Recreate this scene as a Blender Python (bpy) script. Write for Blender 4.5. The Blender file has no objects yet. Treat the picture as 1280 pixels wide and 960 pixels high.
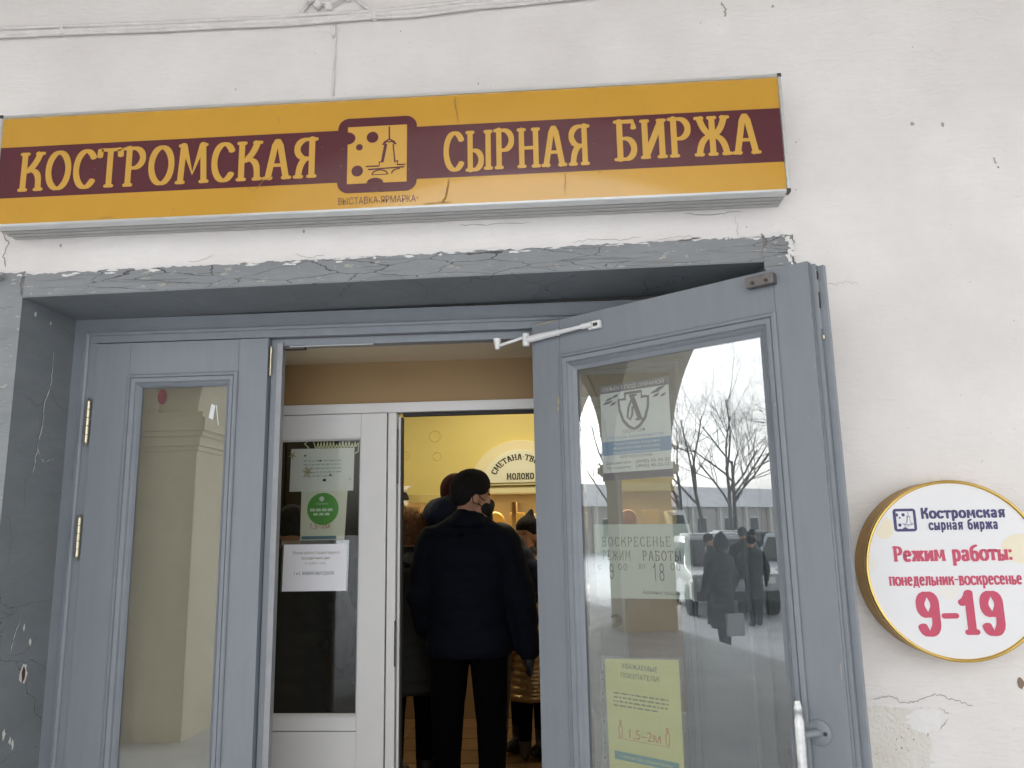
import bpy, bmesh, math, random
from mathutils import Matrix, Vector, noise
R = math.radians
S = bpy.context.scene
C = S.collection
random.seed(7)

# ------------------------------------------------------------------ camera, sky, sun, exposure
cam = bpy.data.cameras.new('camera'); camo = bpy.data.objects.new('camera', cam); C.objects.link(camo)
cam.sensor_width = 36; cam.lens = 980 / 1280 * 36; cam.clip_start = .05; cam.clip_end = 600
p_, r_, y_ = R(10.405), R(-1.06), R(3.71)
fwd = Vector((-math.sin(y_)*math.cos(p_), math.cos(y_)*math.cos(p_), math.sin(p_)))
rt0 = Vector((math.cos(y_), math.sin(y_), 0)); up0 = rt0.cross(fwd)
rt = math.cos(r_)*rt0 + math.sin(r_)*up0; up = -math.sin(r_)*rt0 + math.cos(r_)*up0
CAM = Vector((0, -2.65, 1.6))
m3 = Matrix((rt, up, -fwd)).transposed()
camo.matrix_world = Matrix.Translation(CAM) @ m3.to_4x4()
S.camera = camo
SUN_EL, SUN_AZ = 24, 285
w = bpy.data.worlds.new('World'); S.world = w; w.use_nodes = True
nt = w.node_tree; nt.nodes.clear()
sky = nt.nodes.new('ShaderNodeTexSky'); sky.sky_type = 'NISHITA'; sky.sun_disc = False
sky.sun_elevation = R(SUN_EL); sky.sun_rotation = R(SUN_AZ); sky.dust_density = 4; sky.air_density = 1.2
bw = nt.nodes.new('ShaderNodeHueSaturation'); bw.inputs['Saturation'].default_value = .12
bg = nt.nodes.new('ShaderNodeBackground'); bg.inputs['Strength'].default_value = .15
wo = nt.nodes.new('ShaderNodeOutputWorld')
nt.links.new(sky.outputs[0], bw.inputs['Color']); nt.links.new(bw.outputs[0], bg.inputs[0]); nt.links.new(bg.outputs[0], wo.inputs[0])
sl = bpy.data.lights.new('sun', 'SUN'); sl.energy = .6; sl.angle = R(30); sl.color = (1, .97, .93)
so = bpy.data.objects.new('sun', sl); C.objects.link(so)
so.rotation_euler = (R(90 - SUN_EL), 0, R(-SUN_AZ - 180))
S.view_settings.view_transform = 'Standard'; S.view_settings.look = 'None'
S.view_settings.exposure = 2.3; S.view_settings.gamma = 1; S.view_settings.use_curve_mapping = False
S.cycles.max_bounces = 10; S.cycles.diffuse_bounces = 5; S.cycles.glossy_bounces = 5
S.cycles.transparent_max_bounces = 16; S.cycles.transmission_bounces = 6
S.cycles.use_denoising = True; S.cycles.sample_clamp_indirect = 8

# ------------------------------------------------------------------ materials
MATS = {}
def mat(name, col, rough=.6, metal=0., var=.0, vscale=4, bump=0., bscale=60, spec=.5, stretch=(1, 1, 1), col2=None, coat=0., sheen=0.):
    if name in MATS: return MATS[name]
    m = bpy.data.materials.new(name); m.use_nodes = True; t = m.node_tree; b = t.nodes['Principled BSDF']
    b.inputs['Base Color'].default_value = (*col, 1); b.inputs['Roughness'].default_value = rough
    b.inputs['Metallic'].default_value = metal; b.inputs['Specular IOR Level'].default_value = spec
    b.inputs['Coat Weight'].default_value = coat
    if sheen: b.inputs['Sheen Weight'].default_value = sheen
    tc = t.nodes.new('ShaderNodeTexCoord'); mp = t.nodes.new('ShaderNodeMapping'); mp.inputs['Scale'].default_value = stretch
    t.links.new(tc.outputs['Object'], mp.inputs[0])
    if var or col2:
        n = t.nodes.new('ShaderNodeTexNoise'); n.inputs['Scale'].default_value = vscale; n.inputs['Detail'].default_value = 6; n.inputs['Roughness'].default_value = .65
        t.links.new(mp.outputs[0], n.inputs[0])
        rp = t.nodes.new('ShaderNodeValToRGB'); rp.color_ramp.elements[0].position = .3; rp.color_ramp.elements[1].position = .72
        c2 = col2 or tuple(c*(1-var) for c in col)
        rp.color_ramp.elements[0].color = (*c2, 1); rp.color_ramp.elements[1].color = (*col, 1)
        t.links.new(n.outputs[0], rp.inputs[0]); t.links.new(rp.outputs[0], b.inputs['Base Color'])
    if bump:
        n2 = t.nodes.new('ShaderNodeTexNoise'); n2.inputs['Scale'].default_value = bscale; n2.inputs['Detail'].default_value = 5
        t.links.new(mp.outputs[0], n2.inputs[0])
        bp = t.nodes.new('ShaderNodeBump'); bp.inputs['Strength'].default_value = bump; bp.inputs['Distance'].default_value = .01
        t.links.new(n2.outputs[0], bp.inputs['Height']); t.links.new(bp.outputs[0], b.inputs['Normal'])
    MATS[name] = m; return m

def node(t, kind, **kw):
    n = t.nodes.new(kind)
    for k, v in kw.items():
        if k in n.inputs: n.inputs[k].default_value = v
        else: setattr(n, k, v)
    return n

def plaster(name, c1, c2, spots=True):
    m = bpy.data.materials.new(name); m.use_nodes = True; t = m.node_tree; b = t.nodes['Principled BSDF']; b.inputs['Roughness'].default_value = .8
    b.inputs['Specular IOR Level'].default_value = .25
    tc = node(t, 'ShaderNodeTexCoord')
    n = node(t, 'ShaderNodeTexNoise', Scale=2.1, Detail=8, Roughness=.62); t.links.new(tc.outputs['Object'], n.inputs[0])
    rp = node(t, 'ShaderNodeValToRGB'); rp.color_ramp.elements[0].position = .32; rp.color_ramp.elements[1].position = .68
    rp.color_ramp.elements[0].color = (*c2, 1); rp.color_ramp.elements[1].color = (*c1, 1); t.links.new(n.outputs[0], rp.inputs[0])
    out = rp.outputs[0]
    if spots:
        v = node(t, 'ShaderNodeTexNoise', Scale=75, Detail=2); t.links.new(tc.outputs['Object'], v.inputs[0])
        r2 = node(t, 'ShaderNodeValToRGB'); r2.color_ramp.elements[0].position = .775; r2.color_ramp.elements[1].position = .80
        t.links.new(v.outputs[0], r2.inputs[0])
        mx = node(t, 'ShaderNodeMix', data_type='RGBA'); t.links.new(r2.outputs[0], mx.inputs[0]); t.links.new(out, mx.inputs[6]); mx.inputs[7].default_value = (.36, .33, .31, 1)
        out = mx.outputs[2]
    t.links.new(out, b.inputs['Base Color'])
    a = node(t, 'ShaderNodeTexNoise', Scale=5, Detail=9, Roughness=.62); t.links.new(tc.outputs['Object'], a.inputs[0])
    mp = node(t, 'ShaderNodeMapping'); mp.inputs['Scale'].default_value = (1, 1, 3.2); t.links.new(tc.outputs['Object'], mp.inputs[0])
    a2 = node(t, 'ShaderNodeTexNoise', Scale=14, Detail=6, Distortion=1.2); t.links.new(mp.outputs[0], a2.inputs[0])
    ad = node(t, 'ShaderNodeMath', operation='ADD'); t.links.new(a.outputs[0], ad.inputs[0]); t.links.new(a2.outputs[0], ad.inputs[1])
    bp = node(t, 'ShaderNodeBump', Strength=.32, Distance=.012); t.links.new(ad.outputs[0], bp.inputs['Height']); t.links.new(bp.outputs[0], b.inputs['Normal'])
    MATS[name] = m; return m

def oldpaint(name, col, bare, amount, sx, sz, crackw=.012):
    """Brittle paint: fine cracks (own pattern), a few chips that show what lies below."""
    m = bpy.data.materials.new(name); m.use_nodes = True; t = m.node_tree; b = t.nodes['Principled BSDF']; b.inputs['Roughness'].default_value = .55
    tc = node(t, 'ShaderNodeTexCoord'); mp = node(t, 'ShaderNodeMapping'); mp.inputs['Scale'].default_value = (sx, 3, sz); t.links.new(tc.outputs['Object'], mp.inputs[0])
    dn = node(t, 'ShaderNodeTexNoise', Scale=1.6, Detail=5); t.links.new(mp.outputs[0], dn.inputs[0])
    mixv = node(t, 'ShaderNodeMix', data_type='RGBA'); mixv.inputs[0].default_value = .35; t.links.new(mp.outputs[0], mixv.inputs[6]); t.links.new(dn.outputs['Color'], mixv.inputs[7])
    vo = node(t, 'ShaderNodeTexVoronoi', Scale=1.0); vo.feature = 'DISTANCE_TO_EDGE'; t.links.new(mixv.outputs[2], vo.inputs[0])
    n = node(t, 'ShaderNodeTexNoise', Scale=2.2, Detail=6); t.links.new(tc.outputs['Object'], n.inputs[0])
    gate = node(t, 'ShaderNodeMapRange'); gate.inputs[1].default_value = .42; gate.inputs[2].default_value = .62; gate.inputs[3].default_value = 0; gate.inputs[4].default_value = crackw; t.links.new(n.outputs[0], gate.inputs[0])
    lt = node(t, 'ShaderNodeMath', operation='LESS_THAN'); t.links.new(vo.outputs[0], lt.inputs[0]); t.links.new(gate.outputs[0], lt.inputs[1])
    mp2 = node(t, 'ShaderNodeMapping'); mp2.inputs['Scale'].default_value = (1, 1, 2.6); t.links.new(tc.outputs['Object'], mp2.inputs[0])
    ch = node(t, 'ShaderNodeTexNoise', Scale=16, Detail=5, Roughness=.7); t.links.new(mp2.outputs[0], ch.inputs[0])
    gt = node(t, 'ShaderNodeMath', operation='GREATER_THAN'); t.links.new(ch.outputs[0], gt.inputs[0]); gt.inputs[1].default_value = 1 - amount
    v2 = node(t, 'ShaderNodeTexNoise', Scale=3.4, Detail=7, Roughness=.7); t.links.new(mp2.outputs[0], v2.inputs[0])
    rp = node(t, 'ShaderNodeValToRGB'); rp.color_ramp.elements[0].position = .3; rp.color_ramp.elements[1].position = .7
    rp.color_ramp.elements[0].color = (*[c*.78 for c in col], 1); rp.color_ramp.elements[1].color = (*col, 1); t.links.new(v2.outputs[0], rp.inputs[0])
    m1 = node(t, 'ShaderNodeMix', data_type='RGBA'); t.links.new(gt.outputs[0], m1.inputs[0]); t.links.new(rp.outputs[0], m1.inputs[6]); m1.inputs[7].default_value = (*bare, 1)
    m2 = node(t, 'ShaderNodeMix', data_type='RGBA'); t.links.new(lt.outputs[0], m2.inputs[0]); t.links.new(m1.outputs[2], m2.inputs[6]); m2.inputs[7].default_value = (.06, .06, .062, 1)
    t.links.new(m2.outputs[2], b.inputs['Base Color'])
    sb = node(t, 'ShaderNodeMath', operation='SUBTRACT'); t.links.new(ch.outputs[0], sb.inputs[0]); t.links.new(gt.outputs[0], sb.inputs[1])
    s2 = node(t, 'ShaderNodeMath', operation='SUBTRACT'); t.links.new(sb.outputs[0], s2.inputs[0]); t.links.new(lt.outputs[0], s2.inputs[1])
    bp = node(t, 'ShaderNodeBump', Strength=.5, Distance=.006); t.links.new(s2.outputs[0], bp.inputs['Height']); t.links.new(bp.outputs[0], b.inputs['Normal'])
    MATS[name] = m; return m

def glass(name, refl, tint=(.93, .95, .94), dirt=.05):
    m = bpy.data.materials.new(name); m.use_nodes = True; t = m.node_tree; t.nodes.clear()
    o = node(t, 'ShaderNodeOutputMaterial'); tr = node(t, 'ShaderNodeBsdfTransparent'); tr.inputs[0].default_value = (*tint, 1)
    gl = node(t, 'ShaderNodeBsdfGlossy'); gl.inputs['Roughness'].default_value = .0; gl.inputs[0].default_value = (.96, .98, 1, 1)
    lw = node(t, 'ShaderNodeFresnel', IOR=1.5)
    ad = node(t, 'ShaderNodeMath', operation='ADD'); t.links.new(lw.outputs[0], ad.inputs[0]); ad.inputs[1].default_value = refl - .04
    mx = node(t, 'ShaderNodeMixShader'); t.links.new(ad.outputs[0], mx.inputs[0]); t.links.new(tr.outputs[0], mx.inputs[1]); t.links.new(gl.outputs[0], mx.inputs[2])
    df = node(t, 'ShaderNodeBsdfDiffuse'); df.inputs[0].default_value = (.55, .55, .53, 1)
    tc = node(t, 'ShaderNodeTexCoord'); mp = node(t, 'ShaderNodeMapping'); mp.inputs['Scale'].default_value = (6, 6, .8); t.links.new(tc.outputs['Object'], mp.inputs[0])
    n = node(t, 'ShaderNodeTexNoise', Scale=3, Detail=7, Roughness=.7); t.links.new(mp.outputs[0], n.inputs[0])
    mr = node(t, 'ShaderNodeMapRange'); mr.inputs[1].default_value = .4; mr.inputs[2].default_value = .75; mr.inputs[3].default_value = dirt*.3; mr.inputs[4].default_value = dirt; t.links.new(n.outputs[0], mr.inputs[0])
    m2 = node(t, 'ShaderNodeMixShader'); t.links.new(mr.outputs[0], m2.inputs[0]); t.links.new(mx.outputs[0], m2.inputs[1]); t.links.new(df.outputs[0], m2.inputs[2])
    t.links.new(m2.outputs[0], o.inputs[0]); MATS[name] = m; return m

def emit(name, col, st):
    m = bpy.data.materials.new(name); m.use_nodes = True; b = m.node_tree.nodes['Principled BSDF']
    b.inputs['Base Color'].default_value = (*col, 1); b.inputs['Emission Color'].default_value = (*col, 1); b.inputs['Emission Strength'].default_value = st
    MATS[name] = m; return m

WALL = plaster('wall_plaster', (.80, .775, .76), (.705, .675, .66))
ARC = plaster('arcade_plaster', (.66, .60, .48), (.58, .52, .41), False)
BAND = oldpaint('old_grey_paint', (.275, .29, .305), (.39, .375, .35), .385, 6, 34)
REV = oldpaint('old_grey_paint_shaded', (.225, .245, .262), (.30, .30, .29), .20, 4.5, 5, .0028)  # same grey paint as the band, darkened for shade in reveal and soffit
PAINT = mat('grey_door_paint', (.228, .252, .284), .42, var=.10, vscale=4, bump=.025, bscale=30, stretch=(7, 7, .9))
PAINT2 = mat('grey_moulding_paint', (.230, .255, .287), .4, var=.12, vscale=9, bump=.06, bscale=60)
ALU = mat('brushed_aluminium', (.72, .74, .75), .38, .75, var=.15, vscale=20, stretch=(.4, 3, 3))
ALU2 = mat('dusty_aluminium', (.52, .52, .51), .5, .3, var=.22, vscale=9, stretch=(.5, 3, 3))
YEL = mat('sign_yellow', (.62, .335, .040), .10, var=.08, vscale=3, spec=.9, coat=.5)
BURG = mat('sign_burgundy', (.105, .021, .036), .09, var=.10, vscale=4, spec=.9, coat=.5)
LET = mat('sign_letter_yellow', (.66, .38, .075), .12, var=.06, spec=.9)
BRASS = mat('brass', (.58, .53, .38), .3, 1.)
GOLD = mat('gold_trim', (.75, .52, .16), .22, 1.)
DRUM = mat('gilded_drum', (.48, .27, .06), .42, .25, var=.3, vscale=11)
WHITE = mat('white_print', (.80, .80, .82), .28)
CABLE = mat('white_cable', (.76, .735, .72), .6, var=.18, vscale=24, bump=.2, bscale=40)
BLACK = mat('black', (.012, .012, .013), .6)
DARKM = mat('dark_metal', (.10, .095, .09), .4, .8, var=.3, vscale=30)
PVC = mat('white_pvc', (.62, .61, .605), .3, var=.05)
PAPER = mat('paper', (.74, .755, .74), .75, var=.05)
PAPER2 = mat('white_paper', (.80, .80, .84), .7)
YPAPER = mat('yellow_paper', (.72, .70, .27), .7, var=.05)
TAN = mat('tan_vestibule_paint', (.29, .185, .08), .6, var=.12, vscale=2)
CREAM = mat('cream_vestibule_ceiling', (.62, .52, .36), .7)
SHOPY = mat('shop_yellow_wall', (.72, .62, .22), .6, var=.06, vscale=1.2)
SHOPC = mat('shop_cream', (.75, .70, .44), .5)
INK = mat('black_ink', (.02, .02, .022), .7)
NAVY = mat('indigo_print', (.06, .055, .16), .4)
RASP = mat('raspberry_print', (.56, .075, .14), .4)
CREAMP = mat('pale_cheese_print', (.82, .75, .58), .35)
SKIN = mat('skin', (.50, .27, .18), .5, var=.12, vscale=14)
CRACK = mat('crack_shadow', (.15, .14, .13), .9)
CHALK = mat('bare_white_plaster', (.78, .77, .75), .9, var=.08, vscale=20, bump=.3, bscale=50)
SILVER = mat('silver_paint', (.62, .63, .64), .3, .7, var=.35, vscale=45)
SNOW = mat('trodden_snow', (.72, .74, .78), .7, var=.28, vscale=1.2, bump=.6, bscale=5)
PAVE = mat('arcade_paving', (.62, .62, .62), .8, var=.3, vscale=2, bump=.3, bscale=12)
TILE = mat('brown_floor_tile', (.17, .095, .04), .4, var=.25, vscale=3)
G_OPEN = glass('door_glass', .14, dirt=.035)
G_SIDE = glass('sidelight_glass', .20, dirt=.04)
G_PVC = glass('pvc_glass', .022, (.87, .88, .86), .012)

# ------------------------------------------------------------------ builders
def tag(o, label=None, cat=None, group=None, kind=None):
    if label: o['label'] = label
    if cat: o['category'] = cat
    if group: o['group'] = group
    if kind: o['kind'] = kind
    return o
def thing(name, label, cat, loc=(0, 0, 0), rz=0, group=None):
    o = bpy.data.objects.new(name, None); C.objects.link(o); o.empty_display_size = .1
    o.location = loc; o.rotation_euler = (0, 0, rz); return tag(o, label, cat, group)
class MB:
    """Collects faces; build() links ONE mesh object. Vertices are in the parent's local frame."""
    def __init__(s): s.v = []; s.f = []; s.mi = []
    def add(s, vs, fs, mi=0):
        k = len(s.v); s.v += [tuple(v) for v in vs]; s.f += [tuple(i+k for i in f) for f in fs]; s.mi += [mi]*len(fs); return s
    def box(s, x0, x1, y0, y1, z0, z1, mi=0):
        return s.add([(x0,y0,z0),(x1,y0,z0),(x1,y1,z0),(x0,y1,z0),(x0,y0,z1),(x1,y0,z1),(x1,y1,z1),(x0,y1,z1)],
                     [(0,3,2,1),(4,5,6,7),(0,1,5,4),(1,2,6,5),(2,3,7,6),(3,0,4,7)], mi)
    def poly(s, pts, y, y2=None, mi=0):
        """flat polygon in x,z at depth y facing -y; with y2 a plate"""
        n = len(pts)
        if y2 is None: return s.add([(a, y, b) for a, b in pts], [tuple(range(n))], mi)
        return s.add([(a, y, b) for a, b in pts] + [(a, y2, b) for a, b in pts],
                     [tuple(range(n)), tuple(range(2*n-1, n-1, -1))] + [(i, i+n, (i+1) % n+n, (i+1) % n) for i in range(n)], mi)
    def tube(s, pts, r, n=10, cap=True, mi=0):
        pts = [Vector(p) for p in pts]; rr = r if isinstance(r, (list, tuple)) else [r]*len(pts); k = len(s.v)
        prev = None
        for i, p in enumerate(pts):
            d = (pts[min(i+1, len(pts)-1)] - pts[max(i-1, 0)]); d = d.normalized() if d.length > 1e-9 else Vector((0, 0, 1))
            a = d.cross(Vector((0, 0, 1)) if abs(d.z) < .9 else Vector((1, 0, 0))).normalized() if prev is None else (prev - d*prev.dot(d)).normalized()
            prev = a; b = d.cross(a)
            s.v += [tuple(p + (a*math.cos(2*math.pi*j/n) + b*math.sin(2*math.pi*j/n))*rr[i]) for j in range(n)]
        for i in range(len(pts)-1):
            for j in range(n):
                s.f.append((k+i*n+j, k+i*n+(j+1) % n, k+(i+1)*n+(j+1) % n, k+(i+1)*n+j)); s.mi.append(mi)
        if cap:
            s.f.append(tuple(k+j for j in range(n-1, -1, -1))); s.f.append(tuple(k+(len(pts)-1)*n+j for j in range(n))); s.mi += [mi, mi]
        return s
    def lathe(s, prof, c=(0, 0, 0), axis='y', n=48, mi=0, closed=False):
        k = len(s.v)
        for j in range(n):
            a = 2*math.pi*j/n
            for r, h in prof:
                p = (r*math.cos(a), h, r*math.sin(a)) if axis == 'y' else ((r*math.cos(a), r*math.sin(a), h) if axis == 'z' else (h, r*math.cos(a), r*math.sin(a)))
                s.v.append((c[0]+p[0], c[1]+p[1], c[2]+p[2]))
        q = len(prof)
        for j in range(n):
            for i in range(q-1 if not closed else q):
                s.f.append((k+j*q+i, k+j*q+(i+1) % q, k+((j+1) % n)*q+(i+1) % q, k+((j+1) % n)*q+i)); s.mi.append(mi)
        return s
    def sweep(s, x0, x1, z0, z1, prof, mi=0):
        """picture-frame moulding; prof = [(inset, y)]"""
        k = len(s.v); q = len(prof)
        for cx, cz in ((0, 0), (1, 0), (1, 1), (0, 1)):
            for i, y in prof:
                s.v.append((x1-i if cx else x0+i, y, z1-i if cz else z0+i))
        for c in range(4):
            for i in range(q-1):
                s.f.append((k+c*q+i, k+((c+1) % 4)*q+i, k+((c+1) % 4)*q+i+1, k+c*q+i+1)); s.mi.append(mi)
        return s
    def build(s, name, m, parent=None, bevel=0, smooth=False, label=None, recalc=True):
        me = bpy.data.meshes.new(name); me.from_pydata(s.v, [], s.f); ms = m if isinstance(m, (list, tuple)) else [m]
        for x in ms: me.materials.append(x)
        if len(ms) > 1: me.polygons.foreach_set('material_index', s.mi)
        if bevel or recalc:
            bm = bmesh.new(); bm.from_mesh(me)
            if recalc: bmesh.ops.recalc_face_normals(bm, faces=bm.faces)
            if bevel: bmesh.ops.bevel(bm, geom=[e for e in bm.edges if len(e.link_faces) == 2 and e.calc_face_angle(0) > .5], offset=bevel, segments=2, affect='EDGES', profile=.6)
            bm.to_mesh(me); bm.free()
        if smooth:
            me.polygons.foreach_set('use_smooth', [True]*len(me.polygons))
            if smooth != True: me.set_sharp_from_angle(angle=R(smooth))
        o = bpy.data.objects.new(name, me); C.objects.link(o)
        if parent: o.parent = parent
        if label: o['label'] = label
        return o
def B(name, m, parent, x0, x1, y0, y1, z0, z1, bevel=.0015):
    return MB().box(x0, x1, y0, y1, z0, z1).build(name, m, parent, bevel)
def arc(cx, cy, rx, ry, a0, a1, n=12):
    return [(cx+rx*math.cos(R(a0+(a1-a0)*i/n)), cy+ry*math.sin(R(a0+(a1-a0)*i/n))) for i in range(n+1)]
def bez(p0, p1, p2, n=8):
    return [((1-t)**2*p0[0]+2*t*(1-t)*p1[0]+t*t*p2[0], (1-t)**2*p0[1]+2*t*(1-t)*p1[1]+t*t*p2[1]) for t in [i/n for i in range(n+1)]]

# stroke lettering: glyph = (width, [(points, serif flags)]), 's' serif at start, 'e' at end
G = {}
G['К'] = (.55, [([(.1, 0), (.1, 1)], 'se'), ([(.12, .5)] + bez((.2, .52), (.38, .68), (.46, 1)), 'e'), (bez((.18, .52), (.44, .58), (.45, .25)) + [(.46, 0)], 'e')])
G['О'] = (.56, [(arc(.28, .5, .23, .46, 90, 450, 28), '')])
G['С'] = (.5, [([(.45, .78)] + arc(.28, .5, .22, .46, 50, 310, 22) + [(.45, .2)], '')])
G['Т'] = (.52, [([(.26, 0), (.26, .95)], 's'), ([(.02, .8)] + bez((.03, .97), (.06, .96), (.26, .96), 5) + bez((.26, .96), (.46, .96), (.49, .97), 5)[1:] + [(.5, .8)], '')])
G['Р'] = (.5, [([(.1, 0), (.1, 1)], 's'), ([(.0, .97), (.2, .97)] + arc(.22, .72, .2, .25, 90, -90, 12) + [(.1, .47)], '')])
G['М'] = (.72, [([(.09, 0), (.14, 1)], 's'), ([(.06, .97), (.15, .97)] + [(.36, .25), (.57, .97), (.66, .97)], ''), ([(.58, 1), (.63, 0)], 'e')])
G['А'] = (.56, [([(.07, 0), (.22, .86), (.28, .97)], 's'), ([(.28, .97), (.34, .86), (.49, 0)], 'e'), ([(.14, .36), (.42, .36)], '')])
G['Я'] = (.52, [([(.42, 0), (.42, 1)], 's'), ([(.52, .97), (.32, .97)] + arc(.3, .73, .21, .24, 90, 270, 12) + [(.42, .49)], ''), (bez((.32, .49), (.14, .46), (.12, 0)), 'e')])
G['Ь'] = (.44, [([(.1, 0), (.1, 1)], 'e'), ([(.1, .5), (.2, .5)] + arc(.2, .26, .18, .24, 90, -90, 12) + [(.02, .02)], '')])
G['Ы'] = (.66, G['Ь'][1] + [([(.56, 0), (.56, 1)], 'se')])
G['Н'] = (.56, [([(.1, 0), (.1, 1)], 'se'), ([(.46, 0), (.46, 1)], 'se'), ([(.1, .5), (.46, .5)], '')])
G['Б'] = (.5, [([(.1, 0), (.1, 1)], ''), ([(.0, .97), (.4, .97), (.42, .8)], ''), ([(.1, .54), (.22, .54)] + arc(.23, .28, .19, .26, 90, -90, 12) + [(.0, .02)], '')])
G['И'] = (.58, [([(.1, 0), (.1, 1)], 'se'), ([(.48, 0), (.48, 1)], 'se'), ([(.12, .08), (.46, .92)], '')])
G['Ж'] = (.78, [([(.39, 0), (.39, 1)], 'se'), (bez((.1, 1), (.2, .55), (.39, .52)), 's'), (bez((.68, 1), (.58, .55), (.39, .52)), 's'), (bez((.08, 0), (.12, .5), (.39, .5)), 's'), (bez((.7, 0), (.66, .5), (.39, .5)), 's')])
G['Е'] = (.46, [([(.1, 0), (.1, 1)], ''), ([(0, .97), (.38, .97), (.4, .82)], ''), ([(.1, .52), (.32, .52)], ''), ([(0, .03), (.38, .03), (.42, .2)], '')])
G['Л'] = (.56, [(bez((.04, .04), (.16, .0), (.2, .97)), 's'), ([(.1, .97), (.52, .97)], ''), ([(.46, 0), (.46, 1)], 's')])
G['В'] = (.5, [([(.1, 0), (.1, 1)], ''), ([(0, .97), (.2, .97)] + arc(.2, .76, .17, .22, 90, -90, 10) + [(.1, .54)], ''), ([(.1, .54), (.22, .54)] + arc(.22, .28, .2, .26, 90, -90, 10) + [(0, .02)], '')])
G['Г'] = (.44, [([(.1, 0), (.1, 1)], 's'), ([(0, .97), (.38, .97), (.4, .78)], '')])
G['П'] = (.56, [([(.1, 0), (.1, 1)], 's'), ([(.46, 0), (.46, 1)], 's'), ([(0, .97), (.56, .97)], '')])
G['Д'] = (.58, [(bez((.12, .04), (.2, .3), (.22, .97)), ''), ([(.12, .97), (.5, .97)], ''), ([(.44, 0), (.44, 1)], ''), ([(.04, -.18), (.04, .03), (.54, .03), (.54, -.18)], '')])
G['-'] = (.36, [([(.04, .45), (.32, .45)], '')])
G['·'] = (.2, [([(.07, .5), (.14, .5)], '')])
G[':'] = (.2, [([(.1, .06), (.1, .16)], ''), ([(.1, .56), (.1, .66)], '')])
G[' '] = (.32, [])
G['9'] = (.54, [([(.44, .72)] + arc(.27, .72, .17, .24, 0, 360, 20), ''), ([(.44, .74), (.44, .3)] + arc(.27, .3, .17, .26, 0, -160, 10), '')])
G['1'] = (.42, [([(.24, 0), (.24, 1)], 's'), (bez((.06, .76), (.2, .8), (.24, .98)), '')])
G['0'] = (.5, [(arc(.25, .5, .18, .46, 90, 450, 20), '')])
G['8'] = (.5, [(arc(.25, .73, .15, .23, 90, 450, 18), ''), (arc(.25, .26, .18, .24, 90, 450, 18), '')])
def low(k, sc=.72): return (G[k][0]*.86, [([(x*.86, y*sc) for x, y in st], fl) for st, fl in G[k][1]])
for a, b_ in zip('жимтыпнькводлсоя', 'ЖИМТЫПНЬКВОДЛСОЯ'): G[a] = low(b_)
G['е'] = (.46, [([(.08, .37), (.37, .4)] + arc(.23, .36, .16, .33, 10, 310, 16), '')])
G['а'] = (.46, [([(.34, 0), (.34, .5)] + arc(.21, .52, .13, .17, 0, 160, 8), 's'), (arc(.2, .19, .13, .17, 60, 300, 12) , ''), ([(.2, .37), (.34, .37)], '')])
G['р'] = (.48, [([(.1, -.26), (.1, .72)], 's'), (arc(.24, .36, .16, .34, 130, -130, 16), '')])
G['б'] = (.48, [(arc(.24, .3, .17, .3, 90, 450, 20), ''), ([(.08, .3)] + bez((.07, .7), (.1, .92), (.38, 1.0), 6), '')])

def stroke(mb, pts, flags, wv, wh, y, fx, serif, capn=5):
    n = len(pts)
    wd = []
    L, Rr = [], []
    for i, p in enumerate(pts):
        a = pts[max(i-1, 0)]; b_ = pts[min(i+1, n-1)]
        dx, dy = b_[0]-a[0], b_[1]-a[1]; l = math.hypot(dx, dy) or 1; dx /= l; dy /= l
        wdt = (wv*abs(dy)**1.3 + wh*abs(dx)**1.3)/2
        if flags and 0 < i < n-1: pass
        L.append((p[0]-dy*wdt, p[1]+dx*wdt)); Rr.append((p[0]+dy*wdt, p[1]-dx*wdt)); wd.append((dx, dy, wdt))
    k = []
    mb.add([(*fx(*q)[:1], y, fx(*q)[1]) for q in L+Rr], [(i, i+1, n+i+1, n+i) for i in range(n-1)])
    for idx, sg, ch in ((0, -1, 's'), (n-1, 1, 'e')):           # round caps
        if serif and ch in flags: continue
        dx, dy, wdt = wd[idx]; p = pts[idx]
        fan = [(p[0]+(-dy*math.cos(t)+sg*dx*math.sin(t))*wdt, p[1]+(dx*math.cos(t)+sg*dy*math.sin(t)*.6)*wdt) for t in [math.pi*j/capn for j in range(capn+1)]]
        mb.add([(fx(*q)[0], y-2e-5, fx(*q)[1]) for q in fan], [tuple(range(capn+1))])
    if serif:
        for ch, idx in (('s', 0), ('e', n-1)):
            if ch in flags:
                p = pts[idx]; yy = wh*.5 if p[1] < .4 else p[1]-wh*.5
                stroke(mb, [(p[0]-serif, yy if p[1] > -.1 else p[1]), (p[0]+serif, yy if p[1] > -.1 else p[1])], '', wv, wh, y-4e-5, fx, 0)
def lettering(name, text, m, parent, x0, x1, z0, h, y, wv=.15, wh=.085, serif=.11, gap=.1, warp=None):
    tot = sum(G[c][0] for c in text) + gap*(len(text)-1); k = (x1-x0)/tot; mb = MB(); cx = 0; d = 0
    for c in text:
        w_, sts = G[c]
        for st, fl in sts:
            d += 1
            def fx(a, b_, cx=cx):
                u, v_ = x0+(cx+a)*k, z0+b_*h
                return warp(u, v_) if warp else (u, v_)
            stroke(mb, st, fl, wv, wh, y-d*8e-5 % 6e-4, fx, serif)
        cx += w_+gap
    return mb.build(name, m, parent, recalc=False)
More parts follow.
